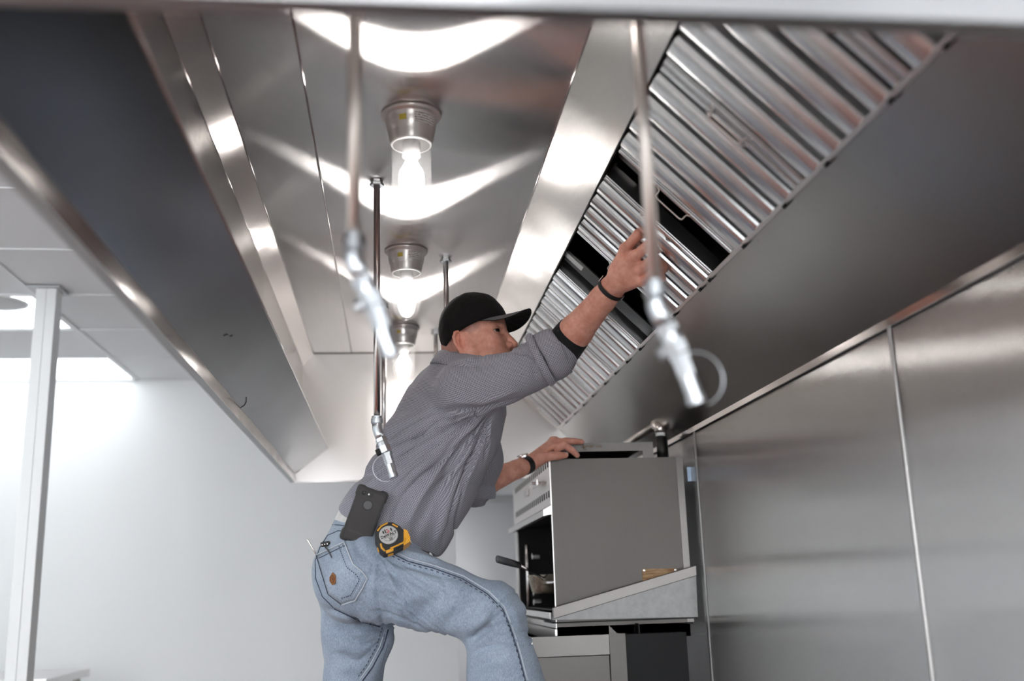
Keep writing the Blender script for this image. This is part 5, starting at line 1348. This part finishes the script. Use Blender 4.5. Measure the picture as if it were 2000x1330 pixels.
# triangular bracket with a turned-over sloping edge
yb = YN_-.012
p4 = [at(1080, 1192, yb), at(1359, 1110, yb), at(1363, 1205, yb), at(1079, 1211, yb)]
bk = thing('wall_bracket', 'triangular steel wall bracket with a sloping turned edge below the broiler side', 'bracket', p4[2])
M_BRK = steel('bracket_sheet', (.18, .18, .178), .42, .3, .003, 3.0, (40, 4, 40), .12, dirt=.2)
obj('gusset', prism(p4, (0, .003, 0)), M_BRK, bk, T=X)
e0, e1, e2, e3 = at(1080, 1187, yb-.022), at(1360, 1104, yb-.022), at(1361, 1124, yb-.022), at(1081, 1209, yb-.022)
obj('turned_edge', prism([e0, e1, e2, e3], (0, .018, 0)), M_EQ, bk, bev=.0015, T=X)
obj('bottom_flange', box((p4[3][0], yb, p4[2][2]-.004), (p4[2][0], yb+.20, p4[2][2])), M_DARKM, bk)
# rusty rating plate
c = [at(1254, 1111, YN_-.002), at(1323, 1110, YN_-.002), at(1322, 1150, YN_-.002), at(1256, 1150, YN_-.002)]
def plate_mat():
    m, nt, b = newmat('rusty_plate'); L = nt.links
    tc = N(nt, 'ShaderNodeTexCoord'); mp = N(nt, 'ShaderNodeMapping'); mp.inputs['Scale'].default_value = (18, 18, 160)
    nz = N(nt, 'ShaderNodeTexNoise', Scale=1.0, Detail=4.0); L.new(tc.outputs['Object'], mp.inputs[0]); L.new(mp.outputs[0], nz.inputs['Vector'])
    cr = N(nt, 'ShaderNodeValToRGB'); e = cr.color_ramp.elements; e[0].position = .35; e[0].color = (.20, .075, .018, 1); e[1].position = .65; e[1].color = (.48, .33, .16, 1)
    L.new(nz.outputs['Fac'], cr.inputs[0]); L.new(cr.outputs[0], b.inputs['Base Color']); b.inputs['Roughness'].default_value = .5; return m
rp = obj('rating_plate', prism(c, (0, .0015, 0)), plate_mat(), br)
for px, py in ((1258, 1114), (1319, 1113)):
    obj('rivet', lathe(at(px, py, YN_-.0035), [(0, -.0015), (.003, -.0012), (.0045, 0)], 10, (0, 1, 0), (1, 0, 0)), M_CHROME, rp)
# blue tape by the wall
tp = at(1346, 926, YN_-.003)
tag(obj('tape_strip', box(tp+np.array([-.006, 0, -.024]), tp+np.array([.008, .0010, .024])), plain('pale_blue_tape', (.42, .55, .72), .6)), 'short strip of pale blue tape at the back edge of the broiler side', 'tape')
# frying basket / pan in the opening with its handle sticking out
pn_ = thing('sauce_pan', 'small stained steel pan in the broiler opening with a long handle pointing out', 'pan', atx(1068, 1150, bx0+.06))
pb = atx(1072, 1122, bx0+.06)
M_STAIN = steel('stained_pan_steel', (.42, .38, .31), .45, 0, .002, 30.0, (40, 40, 40), .5, dirt=.8)
obj('pan_body', lathe(pb, [(.078, 0), (.082, -.002), (.080, -.006), (.066, -.060), (.058, -.068), (0, -.070), (0, -.064), (.055, -.062), (.063, -.056), (.075, -.004)], 32), M_STAIN, pn_, smooth=True)
h0 = atx(1062, 1130, bx0+.0); h1 = atx(1015, 1104, bx0-.12); h2 = atx(972, 1092, bx0-.24)
hst = pb+(h0-pb)/np.linalg.norm(h0-pb)*.078
obj('pan_handle', tube([hst, h0, h1], [.006, .005, .006], 10, sq=.6), M_CHROME, pn_, smooth=True)
obj('handle_grip', tube([h1, h1*.6+h2*.4, h2], [.010, .0115, .0105], 12, sq=.6), plain('grip_grey', (.07, .075, .085), .35), pn_, smooth=True)
# black gas pipe behind the broiler
gp = at(1289, 838, 3.50)
gs_ = thing('gas_pipe', 'dark gas pipe with an elbow and white tape behind the broiler top', 'pipe', (gp[0], gp[1], bz1))
gz = gp[2]
M_GAS = plain('black_iron_pipe', (.020, .019, .018), .45, .4)
obj('riser', tube([(gp[0], gp[1], bz1-.002), (gp[0], gp[1], gz-.020)], .0165, 16), M_GAS, gs_, smooth=True)
obj('thread_tape', tube([(gp[0], gp[1], gz-.026), (gp[0], gp[1], gz-.014)], .0172, 16), plain('white_thread_tape', (.8, .8, .82), .6), gs_, smooth=True)
obj('pipe_elbow', tube([(gp[0], gp[1], gz-.014), (gp[0], gp[1], gz+.002), (gp[0]-.001, gp[1]+.008, gz+.014), (gp[0]-.002, gp[1]+.024, gz+.021), (gp[0]-.002, gp[1]+.045, gz+.022)], .020, 16), M_COPPER, gs_, smooth=True)
obj('run', tube([(gp[0]-.002, gp[1]+.04, gz+.022), (gp[0]-.002, gp[1]+.85, gz+.022)], .0135, 14), M_COPPER, gs_, smooth=True)
obj('pipe_strap', box((gp[0]+.017, gp[1]-.01, bz1-.004), (gp[0]+.022, gp[1]+.02, gz-.03)), M_DARKM, gs_)

# ------------------------------------------------------------------ equipment below the broiler and along the wall
ye = 3.30
a0, a1, a2 = at(1040, 1245, ye), at(1189, 1239, ye), at(1190, 1278, ye)
fz0, fz1 = a2[2], a1[2]
fx0, fx1 = a0[0], a1[0]
fr_ = thing('fryer', 'steel deep fryer standing under the broiler behind his knee', 'fryer', ((fx0+fx1)/2, 3.7, -Z0))
obj('top_rail', box((fx0, ye, fz0), (fx1, ye+.012, fz1)), M_EQ, fr_, T=X)
obj('front_rail', box((fx0-.012, ye, fz0), (fx0, 4.35, fz1)), M_EQB, fr_, T=Yv, bev=.002)
obj('well', join(box((fx0+.001, ye+.013, fz0-.02), (fx1+.1, 4.3, fz0-.016)), box((fx1+.10, ye+.013, fz0-.02), (fx1+.104, 4.3, fz1+.03)), box((fx0+.001, 4.30, fz0-.02), (fx1+.1, 4.304, fz1+.03))), M_DARKM, fr_)
obj('side_panel', box((fx0+.003, ye+.005, -Z0+.1), (fx1-.002, ye+.010, fz0-.003)), M_EQ, fr_, T=Zv)
obj('front_panel', box((fx0+.001, ye+.011, -Z0+.1), (fx0+.004, 4.3, fz0-.003)), M_DARKM, fr_)
u0, u1, u2, u3, u4 = at(1189, 1221, ye), at(1205, 1237, ye), at(1221, 1237, ye), at(1225, 1330, ye), at(1192, 1330, ye)
dz = np.array([0, 0, -1.2])
obj('back_post', prism([u0, u1, u2, np.array([u2[0], ye, -Z0+.1]), np.array([u0[0], ye, -Z0+.1])], (0, .004, 0)), M_EQ, fr_, T=Zv)
obj('back_splash', box((u2[0], ye+.012, -Z0+.1), (.93, 4.3, u2[2]-.004)), M_DARKM, fr_)  # black block put in where only shadow lies between fryer and wall
for x_, y_ in ((fx0+.03, ye+.04), (fx1+.08, ye+.04), (fx0+.03, 4.24), (fx1+.08, 4.24)):
    obj('leg', tube([(x_, y_, -Z0), (x_, y_, -Z0+.11)], .02, 12), M_CHROME, fr_)
gr = thing('griddle_range', 'dark flat-top griddle range along the steel wall below the picture', 'range', (.68, .9, -Z0))  # unseen range, added so the front return panel reflects something dark
obj('range_body', box((.40, -.6, -Z0+.1), (.97, 3.2, -.66)), steel('dark_range_steel', (.10, .095, .09), .45), gr, bev=.004)
obj('griddle_plate', box((.38, -.6, -.655), (.97, 3.2, -.62)), M_DARKM, gr, bev=.004)
for y_ in (-.4, .2, .8, 1.4, 2.0):
    obj('knob', lathe((.40, y_+.2, -.76), [(.0, -.03), (.02, -.03), (.024, -.004), (.024, 0)], 16, (1, 0, 0), (0, 0, 1)), M_BLACK, gr)
for x_, y_ in ((.44, -.5), (.93, -.5), (.44, 3.1), (.93, 3.1)):
    obj('leg', tube([(x_, y_, -Z0), (x_, y_, -Z0+.11)], .02, 12), M_CHROME, gr)

# corner of a steel work table by the far wall, only its edge shows at the bottom of the picture
tcn = at(91, 1326, 5.2)
wt_ = thing('work_table', 'steel work table whose edge just shows beside the foot of the post', 'table', (tcn[0]-.6, 5.55, -Z0))
obj('table_top', box((tcn[0]-1.2, 5.2, tcn[2]-.04), (tcn[0], 5.9, tcn[2])), M_EQB, wt_, bev=.003)
for x_, y_ in ((tcn[0]-1.15, 5.25), (tcn[0]-.05, 5.25), (tcn[0]-1.15, 5.85), (tcn[0]-.05, 5.85)):
    obj('leg', tube([(x_, y_, -Z0), (x_, y_, tcn[2]-.04)], .02, 12), M_CHROME, wt_, smooth=True)

# dark scuffs on the front return panel of the hood
nB = np.array([-(pC[1]-pB[1]), 0, pC[0]-pB[0]]); oB = np.array([pB[0], 0, pB[1]])
def on_return(px, py):
    d = CF*FPX + CR*(px-1000) - CU*(py-665); return d*((oB@nB)/(d@nB))*.9995
for pts in ([(437, 656), (443, 653), (446, 654)], [(449, 657), (454, 655)], [(469, 797), (477, 792), (481, 785), (481, 776)], [(470, 798), (466, 799)]):
    obj('scuff_mark', tube([on_return(*p) for p in pts], .0012, 5), M_BLACK, hood)
